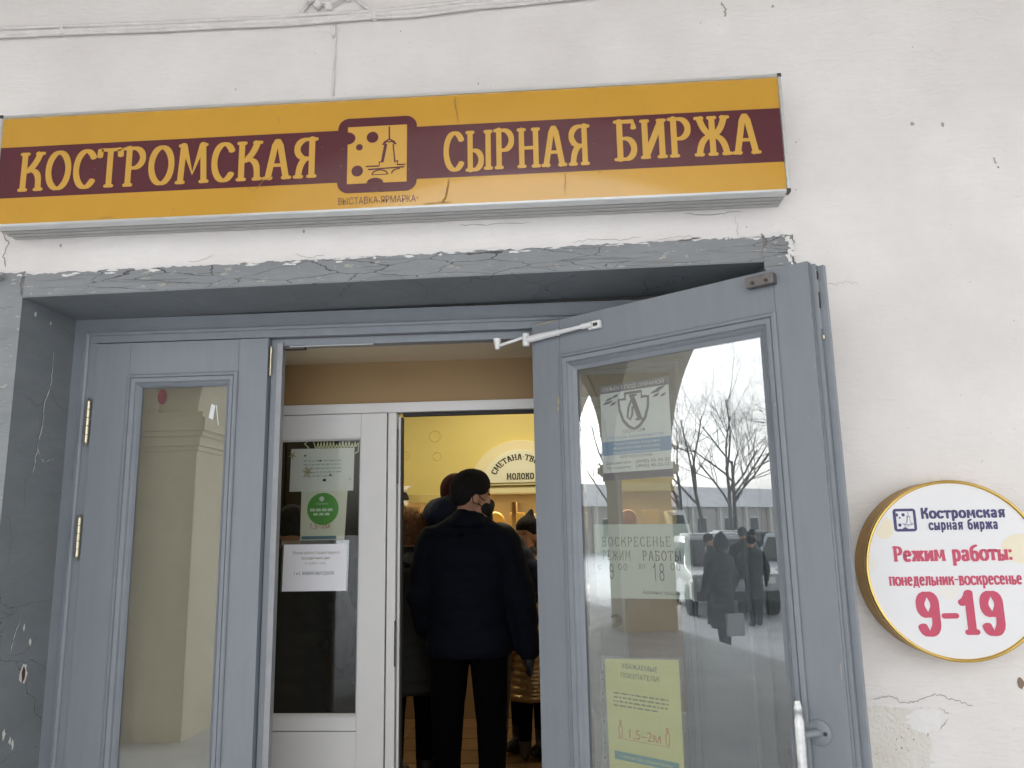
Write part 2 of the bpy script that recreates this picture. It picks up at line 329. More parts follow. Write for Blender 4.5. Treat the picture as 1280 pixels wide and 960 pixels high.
def text(name, body, m, parent, x0, x1, z0, h, y, bold=0.):
    cu = bpy.data.curves.new('t', 'FONT'); cu.body = body; cu.size = 1; cu.offset = 0; cu.resolution_u = 3; cu.fill_mode = 'FRONT' if hasattr(cu, 'fill_mode') else cu.fill_mode
    to = bpy.data.objects.new('t', cu); C.objects.link(to); bpy.context.view_layer.update()
    me = bpy.data.meshes.new_from_object(to.evaluated_get(bpy.context.evaluated_depsgraph_get())); bpy.data.objects.remove(to)
    vs = [v.co.copy() for v in me.vertices]
    if not vs: return None
    a0 = min(v.x for v in vs); a1 = max(v.x for v in vs); b1 = .73
    for v in me.vertices: v.co = (x0+(v.co.x-a0)/(a1-a0)*(x1-x0), y, z0+v.co.y/b1*h)
    me.name = name; me.materials.clear(); me.materials.append(m)
    o = bpy.data.objects.new(name, me); C.objects.link(o); o.parent = parent; return o
def ribbon(mb, pts, wd, y, jit=.35, sub=6, plane='xz', amp=.004, seed=0):
    rnd = random.Random(seed); P = []
    for i in range(len(pts)-1):
        for j in range(sub):
            t = j/sub; P.append((pts[i][0]*(1-t)+pts[i+1][0]*t + rnd.uniform(-amp, amp), pts[i][1]*(1-t)+pts[i+1][1]*t + rnd.uniform(-amp, amp)))
    P.append(pts[-1]); n = len(P); L = []; Q = []
    for i, p in enumerate(P):
        a = P[max(i-1, 0)]; b_ = P[min(i+1, n-1)]; dx, dy = b_[0]-a[0], b_[1]-a[1]; l = math.hypot(dx, dy) or 1
        w_ = wd*rnd.uniform(1-jit, 1+jit)*(.25 if i in (0, n-1) else 1)*.5
        L.append((p[0]-dy/l*w_, p[1]+dx/l*w_)); Q.append((p[0]+dy/l*w_, p[1]-dx/l*w_))
    V = [(a, y, b_) if plane == 'xz' else (y, a, b_) for a, b_ in L+Q]
    mb.add(V, [(i, i+1, n+i+1, n+i) for i in range(n-1)])
def jag(cx, cz, rx, rz, n=22, k=.35, seed=0):
    rnd = random.Random(seed); return [(cx+rx*math.cos(2*math.pi*i/n)*(1+rnd.uniform(-k, k)), cz+rz*math.sin(2*math.pi*i/n)*(1+rnd.uniform(-k, k))) for i in range(n)]

# ------------------------------------------------------------------ setting: ground
tag(MB().box(-26, 14, -3.95, .9, -.35, 0).build('arcade_floor', PAVE), kind='structure')
g = MB(); nx, ny = 60, 60
for i in range(nx+1):
    for j in range(ny+1):
        x = -90+i*150/nx; y = -3.96-j*j*120/ny/ny
        g.v.append((x, y, -.25+.03*noise.noise(Vector((x*.6, y*.6, 0)))*(1 if j else 0)))
for i in range(nx):
    for j in range(ny): g.f.append((i*(ny+1)+j, (i+1)*(ny+1)+j, (i+1)*(ny+1)+j+1, i*(ny+1)+j+1)); g.mi.append(0)
tag(g.build('snowy_ground', SNOW, smooth=True), kind='structure')
tag(MB().box(-300, 300, -400, 60, -1.4, -.6).build('ground', SNOW), kind='structure')

# ------------------------------------------------------------------ facade wall
XL, XR, ZL, ZR = -1.97, .72, 2.469, 2.494
fw = thing('plaster_wall', 'white plastered shop wall with cracks and damaged patches around the doorway', 'wall', (-.6, .3, 0))
off = Vector((.6, -.3, 0))
def W(mb): mb.v = [(v[0]+off.x, v[1]+off.y, v[2]) for v in mb.v]; return mb
wm = MB().box(-26, XL, 0, .95, -.1, 5.42).box(XR, 14, 0, .95, -.1, 5.42)
zb = lambda x: ZL+(ZR-ZL)*(x-XL)/(XR-XL)
wm.poly([(XL, ZL), (XR, ZR), (XR, 5.42), (XL, 5.42)], 0, .95)
W(wm).build('wall_plaster_face', WALL, fw, recalc=False)
cr = MB()
for k, (pts, wd) in enumerate([
    ([(.935, 1.055), (.97, 1.062), (1.0, 1.06), (1.02, 1.045), (1.065, 1.045), (1.09, 1.058), (1.125, 1.07), (1.165, 1.055), (1.2, 1.045), (1.235, 1.035)], .0022),
    ([(1.135, 1.028), (1.16, 1.012)], .002), ([(1.155, .995), (1.125, .965)], .002),
    ([(-2.07, 2.72), (-2.045, 2.68), (-2.06, 2.63), (-2.045, 2.585)], .004),
    ([(.905, 2.405), (.95, 2.40), (.985, 2.408), (1.02, 2.40)], .0012),
    ([(.62, 2.66), (.63, 2.62), (.625, 2.59)], .0012),
    ([(.63, 3.5), (.645, 3.47), (.638, 3.44)], .006),
    ([(1.52, 2.84), (1.53, 2.815)], .005),
    ([(-1.35, 2.575), (-1.28, 2.585), (-1.25, 2.60)], .0015), ([(-.95, 2.59), (-.9, 2.575), (-.84, 2.58)], .0015),
    ([(.05, 2.59), (.12, 2.6), (.2, 2.592), (.3, 2.6)], .0018), ([(.34, 2.585), (.43, 2.596), (.5, 2.592)], .0015),
    ([(-.35, 2.675), (-.25, 2.668), (-.1, 2.674)], .002), ([(.45, 2.678), (.56, 2.672), (.65, 2.679)], .003)]):
    ribbon(cr, pts, wd, -.0015, seed=k)
W(cr).build('crack', mat('hairline_crack', (.33, .31, .29), .9), fw, recalc=False)
# chipped holes
for k, (x, z, r_) in enumerate([(1.261, 2.978, .008), (1.364, 2.969, .009), (1.531, 2.80, .004), (.816, 3.471, .007), (-1.201, 3.256, .004), (-.276, 3.224, .004), (1.385, 1.10, .016), (-.57, 3.46, .004), (.855, 2.93, .004), (.84, 2.75, .003), (.66, 2.62, .003), (-1.84, 2.66, .007), (-.92, 2.675, .007), (.55, 3.42, .003)]):
    W(MB().poly(jag(x, z, r_*.7, r_, 9, .4, k), -.0018)).build('chip', mat('chip_brown', (.24, .17, .13), .9) if k in (2, 6) else mat('chip_grey', (.36, .33, .31), .9), fw)
# fallen plaster patch to the lower right of the doorway
px = [(.90, 1.035), (.96, 1.035), (1.0, 1.028), (1.04, 1.03), (1.045, 1.0), (1.05, .985), (1.045, .955), (1.075, .957), (1.10, .945), (1.103, .915), (1.088, .89), (1.085, .83), (1.06, .75), (1.06, .6), (.88, .6)]
pp = []
rnd = random.Random(3)
for a, b_ in zip(px, px[1:]+px[:1]):
    for t in (0, .25, .5, .75): pp.append((a[0]*(1-t)+b_[0]*t+rnd.uniform(-.004, .004), a[1]*(1-t)+b_[1]*t+rnd.uniform(-.004, .004)))
W(MB().poly(pp, -.0022)).build('bare_plaster_patch', mat('bare_plaster', (.66, .62, .56), .9, col2=(.74, .72, .68), vscale=7, bump=.5, bscale=90), fw, label='patch of bare cream plaster where the whitewash has fallen off')
W(MB().poly(jag(1.09, .995, .055, .036, 34, .24, 8), -.0026)).build('filler_patch', mat('filler', (.79, .775, .77), .85, var=.05, bump=.4, bscale=30), fw)
sp = MB()
for k in range(26): 
    x, z = rnd.gauss(1.03, .05), rnd.uniform(.76, .98); sp.poly(jag(min(x, 1.09), z, rnd.uniform(.001, .003), rnd.uniform(.001, .003), 7, .4, k), -.003-k*1e-5)
W(sp).build('pitting', mat('pit', (.30, .26, .22), .9), fw, recalc=False)

# painted door surround: grey band on the face of the wall, reveal and soffit
ds = thing('door_surround', 'flaking grey painted surround and deep reveal framing the doorway', 'door surround', (-.6, .3, 0))
rnd = random.Random(11)
def strip(zfun, x0, x1, n, lowf, y, amp):
    top = [(x0+(x1-x0)*i/n, zfun(x0+(x1-x0)*i/n) + amp*(noise.noise(Vector((i*.37, amp*99, 0)))*1.1 + .6*noise.noise(Vector((i*1.7, 5, 0))))) for i in range(n+1)]
    mb = MB(); k = n+1
    v = [(a, y, b_) for a, b_ in top] + [(a, y, lowf(a)) for a, _ in top] + [(a, 0.001, b_) for a, b_ in top]
    return mb.add(v, [(i, i+1, k+i+1, k+i) for i in range(n)] + [(i+1, i, 2*k+i, 2*k+i+1) for i in range(n)])
W(strip(lambda x: 2.552+.03*(x-XL)/2.69, XL+.006, .705, 260, lambda x: zb(x)+.0, -.007, .007)).build('lintel_band', BAND, ds, recalc=False)
W(strip(lambda x: 2.562, -2.22, XL+.0045, 30, lambda x: -.05, -.005, .006)).build('jamb_band', BAND, ds, recalc=False)
W(strip(lambda x: 2.583, .709, .812, 24, lambda x: -.05, -.006, .004)).build('jamb_band', BAND, ds, recalc=False)
W(MB().box(XL, XL+.004, -.004, .335, -.02, ZL-.002)).build('reveal', REV, ds)
W(MB().box(XR-.004, XR, -.004, .335, -.02, ZR-.002)).build('reveal', REV, ds)
sm = MB(); sm.add([(XL+.004, -.007, ZL), (XR-.004, -.007, ZR), (XR-.004, .345, ZR), (XL+.004, .345, ZL), (XL+.004, -.007, ZL-.006), (XR-.004, -.007, ZR-.006), (XR-.004, .345, ZR-.006), (XL+.004, .345, ZL-.006)], [(0,3,2,1),(4,5,6,7),(0,1,5,4),(1,2,6,5),(2,3,7,6),(3,0,4,7)])
W(sm).build('soffit', REV, ds)
fl = MB()                                                  # white flakes where the paint has come away along the edges
for k in range(58):
    x = rnd.uniform(XL-.04, .70); fl.poly(jag(x, 2.549+.03*(x-XL)/2.69+rnd.gauss(0, .005), rnd.uniform(.004, .022), rnd.uniform(.0015, .005), 13, .5, k), -.0092-k*2e-5)
for k in range(34):
    fl.poly(jag(rnd.uniform(.79, .816), rnd.uniform(2.44, 2.585), rnd.uniform(.002, .009), rnd.uniform(.003, .010), 12, .5, k+70), -.0092-k*2e-5)
for k in range(9): fl.poly(jag(rnd.uniform(.715, .80), 2.582+rnd.gauss(0, .003), rnd.uniform(.005, .014), .003, 12, .5, k+170), -.0105-k*2e-5)
W(fl).build('paint_flake', CHALK, ds, recalc=False)
lc = MB()
for k, (pts, wd) in enumerate([([(-1.965, 2.555), (-1.972, 2.51), (-1.968, 2.469)], .007), ([(.705, 2.592), (.722, 2.56), (.714, 2.54)], .006), ([(.722, 2.562), (.75, 2.548), (.79, 2.545)], .002), ([(.805, 2.5), (.815, 2.475), (.81, 2.46)], .006), ([(.81, 2.585), (.815, 2.55)], .004), ([(.42, 2.578), (.5, 2.583)], .006), ([(-2.08, 2.43), (-2.03, 2.425), (-1.99, 2.43)], .002), ([(-2.1, 2.31), (-2.05, 2.306), (-2.0, 2.312)], .002), ([(-2.09, 2.19), (-2.03, 2.196)], .002), ([(-2.1, 2.05), (-2.0, 2.06)], .0025), ([(-2.1, 2.13), (-2.03, 2.12), (-2.0, 2.125)], .0025)] +
                              [([(x, z), (x+l, z+.01*l)], .0016) for x, z, l in [(rnd.uniform(-1.95, .5), rnd.uniform(2.485, 2.54), rnd.uniform(.05, .22)) for _ in range(26)]]):
    ribbon(lc, pts, wd*.75, -.0112-k*1e-5, seed=k+40, amp=.0025)
W(lc).build('paint_crack', CRACK, ds, recalc=False)
rc = MB(); rl = MB()
for k, (pts, wd) in enumerate([([(.187, 2.335), (.192, 2.193), (.165, 2.11), (.16, 2.018), (.146, 1.926), (.131, 1.836)], .0028), ([(.06, 2.11), (.13, 2.08), (.16, 2.10)], .002), ([(.19, 2.16), (.24, 2.10), (.31, 2.09)], .002), ([(.146, 1.93), (.19, 1.88), (.25, 1.90)], .0018), ([(.131, 1.836), (.10, 1.80), (.11, 1.7)], .0018), ([(.03, 1.35), (.1, 1.33), (.141, 1.36)], .002), ([(.141, 1.335), (.118, 1.26), (.10, 1.2)], .0022), ([(.1, 1.19), (.18, 1.19), (.25, 1.24)], .0018), ([(.02, 1.7), (.06, 1.6), (.05, 1.5)], .0015)]):
    ribbon(rc, pts, wd, XL+.0056, plane='yz', seed=k+90, amp=.004)
    if k in (0, 3, 6): ribbon(rl, [(a+.0035, b_-.003) for a, b_ in pts], wd*.9, XL+.0062, plane='yz', seed=k+90, amp=.004, jit=.95)
W(rc).build('paint_crack', CRACK, ds, recalc=False); W(rl).build('paint_flake', CHALK, ds, recalc=False)
def yz(mb, pts, x): return mb.add([(x, a, b_) for a, b_ in pts], [tuple(range(len(pts)))])
W(yz(MB(), jag(.184, 1.115, .019, .036, 14, .25, 2), XL+.0064)).build('paint_flake', CHALK, ds)
W(yz(MB(), jag(.184, 1.115, .011, .025, 11, .3, 4), XL+.0072)).build('rust_chip', mat('red_brown_undercoat', (.10, .035, .022), .8), ds)
for k, (a, b_, r_) in enumerate([(.205, 1.225, .008), (.165, 1.28, .007), (.11, .93, .010), (.145, .90, .008), (.16, .885, .009), (.07, 2.42, .006), (.16, 2.41, .005)]):
    W(yz(MB(), jag(a, b_, r_*.7, r_*1.6, 10, .5, k), XL+.0066)).build('paint_flake', CHALK, ds)
W(MB().tube([(-2.055, 0, 2.545), (-2.055, -.03, 2.545)], .014, 14).tube([(-2.055, -.03, 2.545), (-2.04, -.04, 2.52)], .009)).build('anchor_bolt', SILVER, ds, smooth=40)

# ------------------------------------------------------------------ arcade opposite the shop (seen in the glass, shades the wall)
ar = thing('arcade_building', 'beige plastered arcade of piers and wide arches facing the shop', 'building', (-3.325, -3.45, 0))
ao = Vector((3.325, 3.45, 0))
def A(mb): mb.v = [(v[0]+ao.x, v[1]+ao.y, v[2]) for v in mb.v]; return mb
Y0, Y1, SP, RISE, HS, PW = -3.9, -3.0, 2.5, 2.1, 2.75, .275
piers = [-3.325+6.05*k for k in (-3, -2, -1, 0, 1, 2)]
def ach(t, d=0):                                           # elliptical arch
    c, s_ = math.cos(t), math.sin(t); q = 1.
    return -(HS+d)*math.copysign(abs(c)**q, c), (RISE+d)*abs(s_)**q
for x in piers:
    A(MB().box(x-PW, x+PW, Y0, Y1, -.3, SP-.001)).build('pier', ARC, ar, .01)
    im = MB()
    for z0, z1, o_ in ((2.28, 2.32, .02), (2.32, 2.40, .045), (2.40, 2.44, .075), (2.44, 2.55, .11), (2.55, 2.60, .07)): im.box(x-PW-o_, x+PW+o_, Y0-o_, Y1+o_, z0, z1)
    A(im).build('impost_cornice', ARC, ar, .006)
for xa in [x+PW+HS for x in piers[:-1]]:
    N_ = 40; pts = [(xa+ach(math.pi*i/N_)[0], SP+ach(math.pi*i/N_)[1]) for i in range(N_+1)]; mb = MB(); V = []
    for a, b_ in pts: V += [(a, Y0, b_), (a, Y1, b_), (a, Y0, 7.2), (a, Y1, 7.2)]
    F = []
    for i in range(N_):
        k = 4*i; F += [(k, k+4, k+6, k+2), (k+1, k+3, k+7, k+5), (k, k+1, k+5, k+4)]
    mb.add(V, F); A(mb).build('arch', ARC, ar, recalc=False, smooth=30)
    for yy, o_ in ((Y1, .03), (Y0, -.03)):                  # raised archivolt on either face
        am = MB(); V = []
        for i in range(N_+1):
            t_ = math.pi*i/N_
            for d, e in ((.0, 0), (.0, o_), (.22, o_), (.22, 0)): V.append((xa+ach(t_, d)[0], yy+e, SP+.002+ach(t_, d)[1]))
        am.add(V, [(4*i+j, 4*i+4+j, 4*i+4+(j+1) % 4, 4*i+(j+1) % 4) for i in range(N_) for j in range(3)]); A(am).build('archivolt', ARC, ar, smooth=30)
for x in piers: A(MB().box(x-PW, x+PW, Y0, Y1, SP, 7.2)).build('spandrel', ARC, ar)
A(MB().box(-26, 14, Y0+.2, .9, 5.422, 5.65)).build('ceiling', mat('arcade_ceiling', (.60, .57, .52), .8, var=.15, vscale=1), ar)

# ------------------------------------------------------------------ signboard
sg = thing('signboard', 'long yellow and burgundy signboard box above the grey doorway', 'sign', (-.62, 0, 2.69))
so_ = Vector((.62, 0, -2.69))
def Sg(mb): mb.v = [(v[0]+so_.x, v[1], v[2]+so_.z) for v in mb.v]; return mb
SX0, SX1, SZ0, SZ1 = -2.022, .781, 2.686, 3.118
Sg(MB().box(SX0+.006, SX1-.006, -.122, -.003, SZ0+.006, SZ1-.006)).build('casing', ALU2, sg)
rb = MB()
for i in range(4): rb.box(SX0+.01, SX1-.01, -.112+i*.029, -.096+i*.029, SZ0+.0005, SZ0+.008)
Sg(rb).build('rib', ALU2, sg, .002, label='ribbed aluminium underside of the sign')
fr = MB().sweep(SX0, SX1, SZ0, SZ1, [(0, -.10), (0, -.134), (.003, -.1365), (.010, -.1365), (.0125, -.131), (.0125, -.12)])
Sg(fr).build('frame', ALU, sg, smooth=35)
for cx, cz in ((SX1-.006, SZ1-.005), (SX0+.006, SZ1-.005), (SX1-.007, SZ0+.006)):
    Sg(MB().box(cx-.0075, cx+.0075, -.1385, -.11, cz-.0065, cz+.0065)).build('corner_cap', DARKM, sg, .003)
Sg(MB().box(SX0+.012, SX1-.012, -.1305, -.124, SZ0+.012, SZ1-.012)).build('face_panel', YEL, sg)
Sg(MB().box(SX0+.0122, SX1-.0122, -.1312, -.1306, 2.7965, 2.9925)).build('stripe', BURG, sg)
def rrect(x0, x1, z0, z1, r, n=6):
    o = []
    for cx, cz, a in ((x1-r, z1-r, 0), (x0+r, z1-r, 90), (x0+r, z0+r, 180), (x1-r, z0+r, 270)):
        o += [(cx+r*math.cos(R(a+90*i/n)), cz+r*math.sin(R(a+90*i/n))) for i in range(n+1)]
    return o
def logo(parent, T, x0, x1, z0, z1, y, mo, mi, full=True):
    s = (x1-x0); b_ = s*.125
    T(MB().poly(rrect(x0, x1, z0, z1, s*.14), y, y+.0005)).build('emblem_border', mo, parent)
    ix0, ix1, iz0, iz1 = x0+b_, x1-b_, z0+b_*.95, z1-b_*.95
    T(MB().poly([(ix0, iz0), (ix1, iz0), (ix1, iz1), (ix0, iz1)], y-.0007)).build('emblem_field', mi, parent)
    q = MB(); u = lambda a: ix0+(ix1-ix0)*a; v = lambda a: iz0+(iz1-iz0)*a; sc = (ix1-ix0)
    for k, (a, b2, r) in enumerate([(.42, .80, .10), (.20, .635, .058), (.17, .22, .098)]): q.poly(arc(u(a), v(b2), r*sc, r*sc, 0, 360, 20)[:-1], y-.0012-k*2e-5)
    q.poly(arc(u(.0)+.0001, v(.8), .13*sc, .11*sc, 90, -90, 14), y-.0013); q.poly(arc(u(.47), v(0)+.0001, .14*sc, .09*sc, 0, 180, 14), y-.00135)
    st = [([(.70, .97), (.705, .74)], .018), ([(.62, .70), (.705, .755), (.79, .70)], .018), ([(.60, .665), (.64, .70)], .02), ([(.81, .665), (.77, .70)], .02), ([(.65, .72), (.705, .70), (.76, .72)], .016),
          ([(.645, .66), (.59, .36)], .034), ([(.77, .66), (.80, .36)], .016), ([(.58, .36), (.54, .36), (.54, .29), (.32, .29)], .016), ([(.80, .35), (.85, .37), (.84, .30), (.97, .295)], .016), ([(.36, .235), (.95, .255)], .018)]
    st += [(arc(.55, .14, .13, .08, 0, 180, 8), .013), ([(.42, .14), (.68, .14)], .010), (arc(.88, .15, .13, .08, 90, 180, 5), .013)]
    for k, (p, wd) in enumerate(st): stroke(q, [(a, b2) for a, b2 in p], '', wd*1.35, wd*1.35, y-.0015-k*2e-5, lambda a, b2: (u(a), v(b2)), 0, 3)
    T(q).build('emblem_drawing', mo, parent, recalc=False)
logo(sg, Sg, -.762, -.481, 2.755, 3.036, -.1319, BURG, LET)
for nm, x0, x1, z0, z1 in (('КОСТРОМСКАЯ', -1.928, -.838, 2.8185, 2.969), ('СЫРНАЯ', -.386, .116, 2.817, 2.966), ('БИРЖА', .208, .690, 2.829, 2.975)):
    o = lettering('lettering', nm, LET, sg, x0+so_.x, x1+so_.x, z0+so_.z, z1-z0, -.1322, .135, .085, .075, .075)
text('lettering', 'ВЫСТАВКА-ЯРМАРКА', mat('faded_print', (.17, .07, .07), .4), sg, -.757+so_.x, -.484+so_.x, 2.7135+so_.z, .026, -.1314, .004)
stn = MB()
for k, (pts, wd) in enumerate([([(-.346, 3.10), (-.343, 3.06), (-.335, 3.0)], .006), ([(-.39, 2.705), (-.375, 2.74), (-.368, 2.785)], .007), ([(.03, 2.72), (.034, 2.8)], .003), ([(-1.09, 2.80), (-1.06, 2.775), (-1.02, 2.82), (-.99, 2.83)], .003), ([(-.46, 2.702), (-.36, 2.706)], .003), ([(-1.62, 2.704), (-1.56, 2.706)], .003), ([(-.98, 3.055), (-.975, 3.035)], .003)]):
    ribbon(stn, pts, wd*.65, -.1345-k*1e-5, seed=k+7, amp=.002)
rnd = random.Random(21)
for k in range(46): stn.poly(jag(rnd.uniform(-1.98, .75), rnd.uniform(2.71, 3.09), rnd.uniform(.0008, .0025), rnd.uniform(.0008, .003), 7, .4, k), -.1347-k*1e-5)
tag(Sg(stn).build('dirt', mat('dried_dirt', (.30, .17, .05), .8), sg, recalc=False), kind='stuff')

# ------------------------------------------------------------------ cables and junction box over the sign
cb = thing('cable_run', 'whitewashed bundle of cables clipped along the wall above the sign', 'cable', (-.6, 0, 3.5))
def Cb(mb): mb.v = [(v[0]+.6, v[1], v[2]-3.5) for v in mb.v]; return mb
path = [(-2.6, 3.552), (-2.17, 3.544), (-1.6, 3.531), (-1.2, 3.523), (-1.0, 3.521), (-.75, 3.523), (-.5, 3.53), (-.3, 3.541), (-.1, 3.551), (.3, 3.566), (.8, 3.60)]
def wig(pts, dz, a, seed):
    rnd = random.Random(seed); o = []
    for i in range(len(pts)-1):
        for j in range(6):
            t = j/6; o.append((pts[i][0]*(1-t)+pts[i+1][0]*t, -.015, pts[i][1]*(1-t)+pts[i+1][1]*t+dz+a*noise.noise(Vector((i+t, seed, 0)))))
    return o
for k, (dz, r_) in enumerate(((.0, .0115), (.018, .008), (-.0145, .0065))): Cb(MB().tube(wig(path, dz, .005, k*7.3), r_, 8)).build('cable', CABLE, cb, smooth=True)
Cb(MB().tube([(-.825, -.006, 3.508), (-.818, -.006, 3.47), (-.82, -.006, 3.4), (-.8235, -.006, 3.3), (-.824, -.006, 3.205)], .0045, 8)).build('cable', CABLE, cb, smooth=True)
Cb(MB().tube([(-.985, -.008, 3.53), (-.955, -.008, 3.555), (-.925, -.008, 3.60)], .008, 8)).build('cable', CABLE, cb, smooth=True)
Cb(MB().tube([(-.745, -.008, 3.605), (-.71, -.008, 3.57), (-.67, -.008, 3.54)], .008, 8)).build('cable', CABLE, cb, smooth=True)
for x, z in ((-.668, 3.522), (-1.9, 3.538), (-.09, 3.552), (-.823, 3.462)): Cb(MB().box(x-.008, x+.008, -.026, 0, z-.017, z+.016)).build('clip', mat('cable_clip', (.70, .68, .66), .6), cb, .003)
jb = thing('junction_box', 'round whitewashed junction box on the wall above the cables', 'junction box', (-.845, 0, 3.645))
MB().lathe([(0, -.048), (.055, -.047), (.064, -.040), (.066, -.032), (.070, -.030), (.072, 0), (0, 0)], n=40).build('box_body', CABLE, jb, smooth=40)
for a in (-28, -90, -125, 208):
    dx, dz = math.cos(R(a)), math.sin(R(a)); MB().tube([(dx*.06, -.016, dz*.06), (dx*.093, -.016, dz*.093)], [.017, .014], 14).build('cable_gland', CABLE, jb, smooth=40)

# ------------------------------------------------------------------ round opening-hours sign
rs = thing('round_sign', 'round white opening hours sign with golden rim on the wall', 'sign', (1.19, 0, 1.45))
MB().lathe([(.270, -.003), (.270, -.094), (.262, -.094), (.262, -.003)], n=72).build('drum', DRUM, rs, smooth=40)
MB().lathe([(.262, -.094), (.2635, -.1005), (.268, -.1025), (.2725, -.099), (.2725, -.090), (.2702, -.088)], n=96).build('rim', GOLD, rs, smooth=True)
MB().lathe([(0, -.0955), (.2628, -.0955), (.2628, -.05), (0, -.05)], n=72).build('face', WHITE, rs)
for k, (x, z, a, b_) in enumerate([(-.205, .13, .03, .035), (.2, .06, .06, .045), (-.245, .02, .012, .02), (.22, -.09, .03, .04), (-.03, -.06, .03, .03)]):
    MB().poly([p for p in arc(x, z, a, b_, 0, 360, 26)[:-1] if math.hypot(*p) < .26], -.0959-k*1e-5).build('cheese_print', CREAMP if k in (0, 1) else mat('faint_print', (.81, .78, .74), .3), rs)
logo(rs, lambda m: m, -.173, -.104, .117, .187, -.0963, NAVY, WHITE)
lettering('lettering', 'Костромская', NAVY, rs, -.088, .162, .156, .031, -.0962, .20, .15, 0, .10)
lettering('lettering', 'сырная биржа', NAVY, rs, -.068, .138, .121, .029, -.0962, .19, .15, 0, .11)
lettering('lettering', 'Режим работы:', RASP, rs, -.183, .169, .026, .045, -.0962, .20, .12, .065, .055)
lettering('lettering', 'понедельник-воскресенье', RASP, rs, -.204, .188, -.046, .036, -.0962, .19, .11, .05, .06)
lettering('lettering', '9-19', RASP, rs, -.133, .124, -.193, .125, -.0962, .20, .13, .11, .05)

# ------------------------------------------------------------------ outer door: fixed frame
YF = .32
df = thing('door_frame', 'grey painted wooden door frame set back in the doorway', 'door frame', (-.625, YF, 0))
FX0, FX1, FZ = -1.345, 1.333, 2.464          # local to x=-.625
prof = [(0, .0), (.046, .0), (.050, -.010), (.056, -.012), (.060, -.003), (.066, .002), (.070, .012)]
def jamb(mb, x0, x1, y0=.0, y1=.07): return mb.box(x0, x1, y0, y1, 0, 2.46)
B('jamb', PAINT, df, FX0, FX0+.098, .004, .075, 0, FZ-.098)
B('jamb', PAINT, df, FX1-.098, FX1, .004, .075, 0, FZ-.098)
B('head', PAINT, df, FX0, FX1, .004, .075, FZ-.0975, FZ)
mo = MB(); 
V = []
pr = [(.0, .003), (.0, -.004), (.044, -.004), (.047, -.014), (.054, -.016), (.058, -.006), (.066, -.003), (.069, .003)]
for cx, cz in ((FX0, -.05), (FX0, FZ), (FX1, FZ), (FX1, -.05)):
    for i, y in pr: V.append((cx+i if cx == FX0 else cx-i, y, cz if cz < 0 else cz-i))
q = len(pr)
mo.add(V, [(c*q+i, (c+1)*q+i, (c+1)*q+i+1, c*q+i+1) for c in range(3) for i in range(q-1)]); mo.build('moulding', PAINT2, df)
B('stop_bar', PAINT, df, FX0+.098, FX1-.098, .035, .09, 2.335, FZ-.0985)
B('strike_plate', DARKM, df, -.485, -.40, .03, .062, 2.322, 2.336); B('strike_plate', mat('grey_steel', (.40, .41, .42), .4, .7), df, -.46, -.12, .028, .05, 2.329, 2.334)

# ------------------------------------------------------------------ door leaves (local: x along the leaf, y into the leaf, z up)
def leaf_parts(root, Wd, g0, g1, gz0, gz1, top, mo, th=.05, glassmat=G_SIDE, ms=.05):
    s0, s1 = g0-ms, g1+ms
    B('stile', PAINT, root, 0, s0-.0009, 0, th, .02, top); B('stile', PAINT, root, s1+.0009, Wd, 0, th, .02, top)
    B('top_rail', PAINT, root, s0, s1, .0003, th, gz1+ms, top-.0004)
    B('bottom_rail', PAINT, root, s0, s1, .0003, th, .0205, .26)
    B('lower_panel', PAINT, root, s0+.002, s1-.002, .014, th-.014, .262, gz0-.09-ms)
    B('lock_rail', PAINT, root, s0, s1, .0003, th, gz0-.09-ms, gz0-ms)
    pr = [(-.002, .002), (-.002, -.006), (.003, -.010), (.011, -.0115), (.014, -.005), (.016, -.009), (.030, -.006), (.034, .000), (.037, -.003), (.043, .003), (.048, .012), (ms+.001, .019)]
    MB().sweep(s0, s1, gz0-ms, gz1+ms, pr).build('glazing_bead', PAINT2, root, smooth=25)
    MB().sweep(s0, s1, gz0-ms, gz1+ms, [(ms+.001, .029), (.03, th-.004), (.0, th+.004), (-.002, th-.002)]).build('back_bead', PAINT2, root, smooth=25)
    B('glass_pane', glassmat, root, g0-.004, g1+.004, .020, .0255, gz0-.004, gz1+.004, 0)
ll = thing('door_leaf', 'closed narrow grey door leaf with tall glass left of the entrance', 'door', (-1.8685, YF-.004, 0))
leaf_parts(ll, .7075, .1925, .5395, .62, 2.178, 2.3615, 0)
B('rebate_lip', PAINT2, ll, .7115, .757, .030, .062, .02, 2.352); B('edge_strip', mat('edge_grey', (.33, .34, .36), .45, var=.2, vscale=20), ll, .735, .758, .026, .0298, .02, 2.345)
B('flush_bolt', BRASS, ll, .7135, .7185, .008, .027, 2.21, 2.33)
B('flush_bolt', BRASS, ll, .7185, .721, .006, .018, 2.30, 2.322); B('flush_bolt', BRASS, ll, .7185, .7205, .006, .018, 2.24, 2.252)
for z0, z1 in ((1.954, 2.133), (1.515, 1.676), (.5, .66)):
    h = MB(); n = 5
    for i in range(n): h.tube([(-.0105, -.007, z0+.006+(z1-z0-.012)*(i+.04)/n), (-.0105, -.007, z0+.006+(z1-z0-.012)*(i+.96)/n)], .0085, 14)
    h.tube([(-.0105, -.007, z1-.006), (-.0105, -.007, z1), (-.0105, -.007, z1+.006)], [.0085, .0065, .002], 12).tube([(-.0105, -.007, z0+.006), (-.0105, -.007, z0-.008)], [.0085, .002], 12)
    h.build('hinge', BRASS, ll, smooth=40)
sk = thing('red_oval_sticker', 'small dark red oval sticker at the top of the left pane', 'sticker', (-1.594, YF+.0145, 2.14))
MB().poly(arc(0, 0, .018, .030, 0, 360, 26)[:-1], 0, .0008).build('sticker_face', mat('red_sticker', (.11, .014, .022), .4), sk)
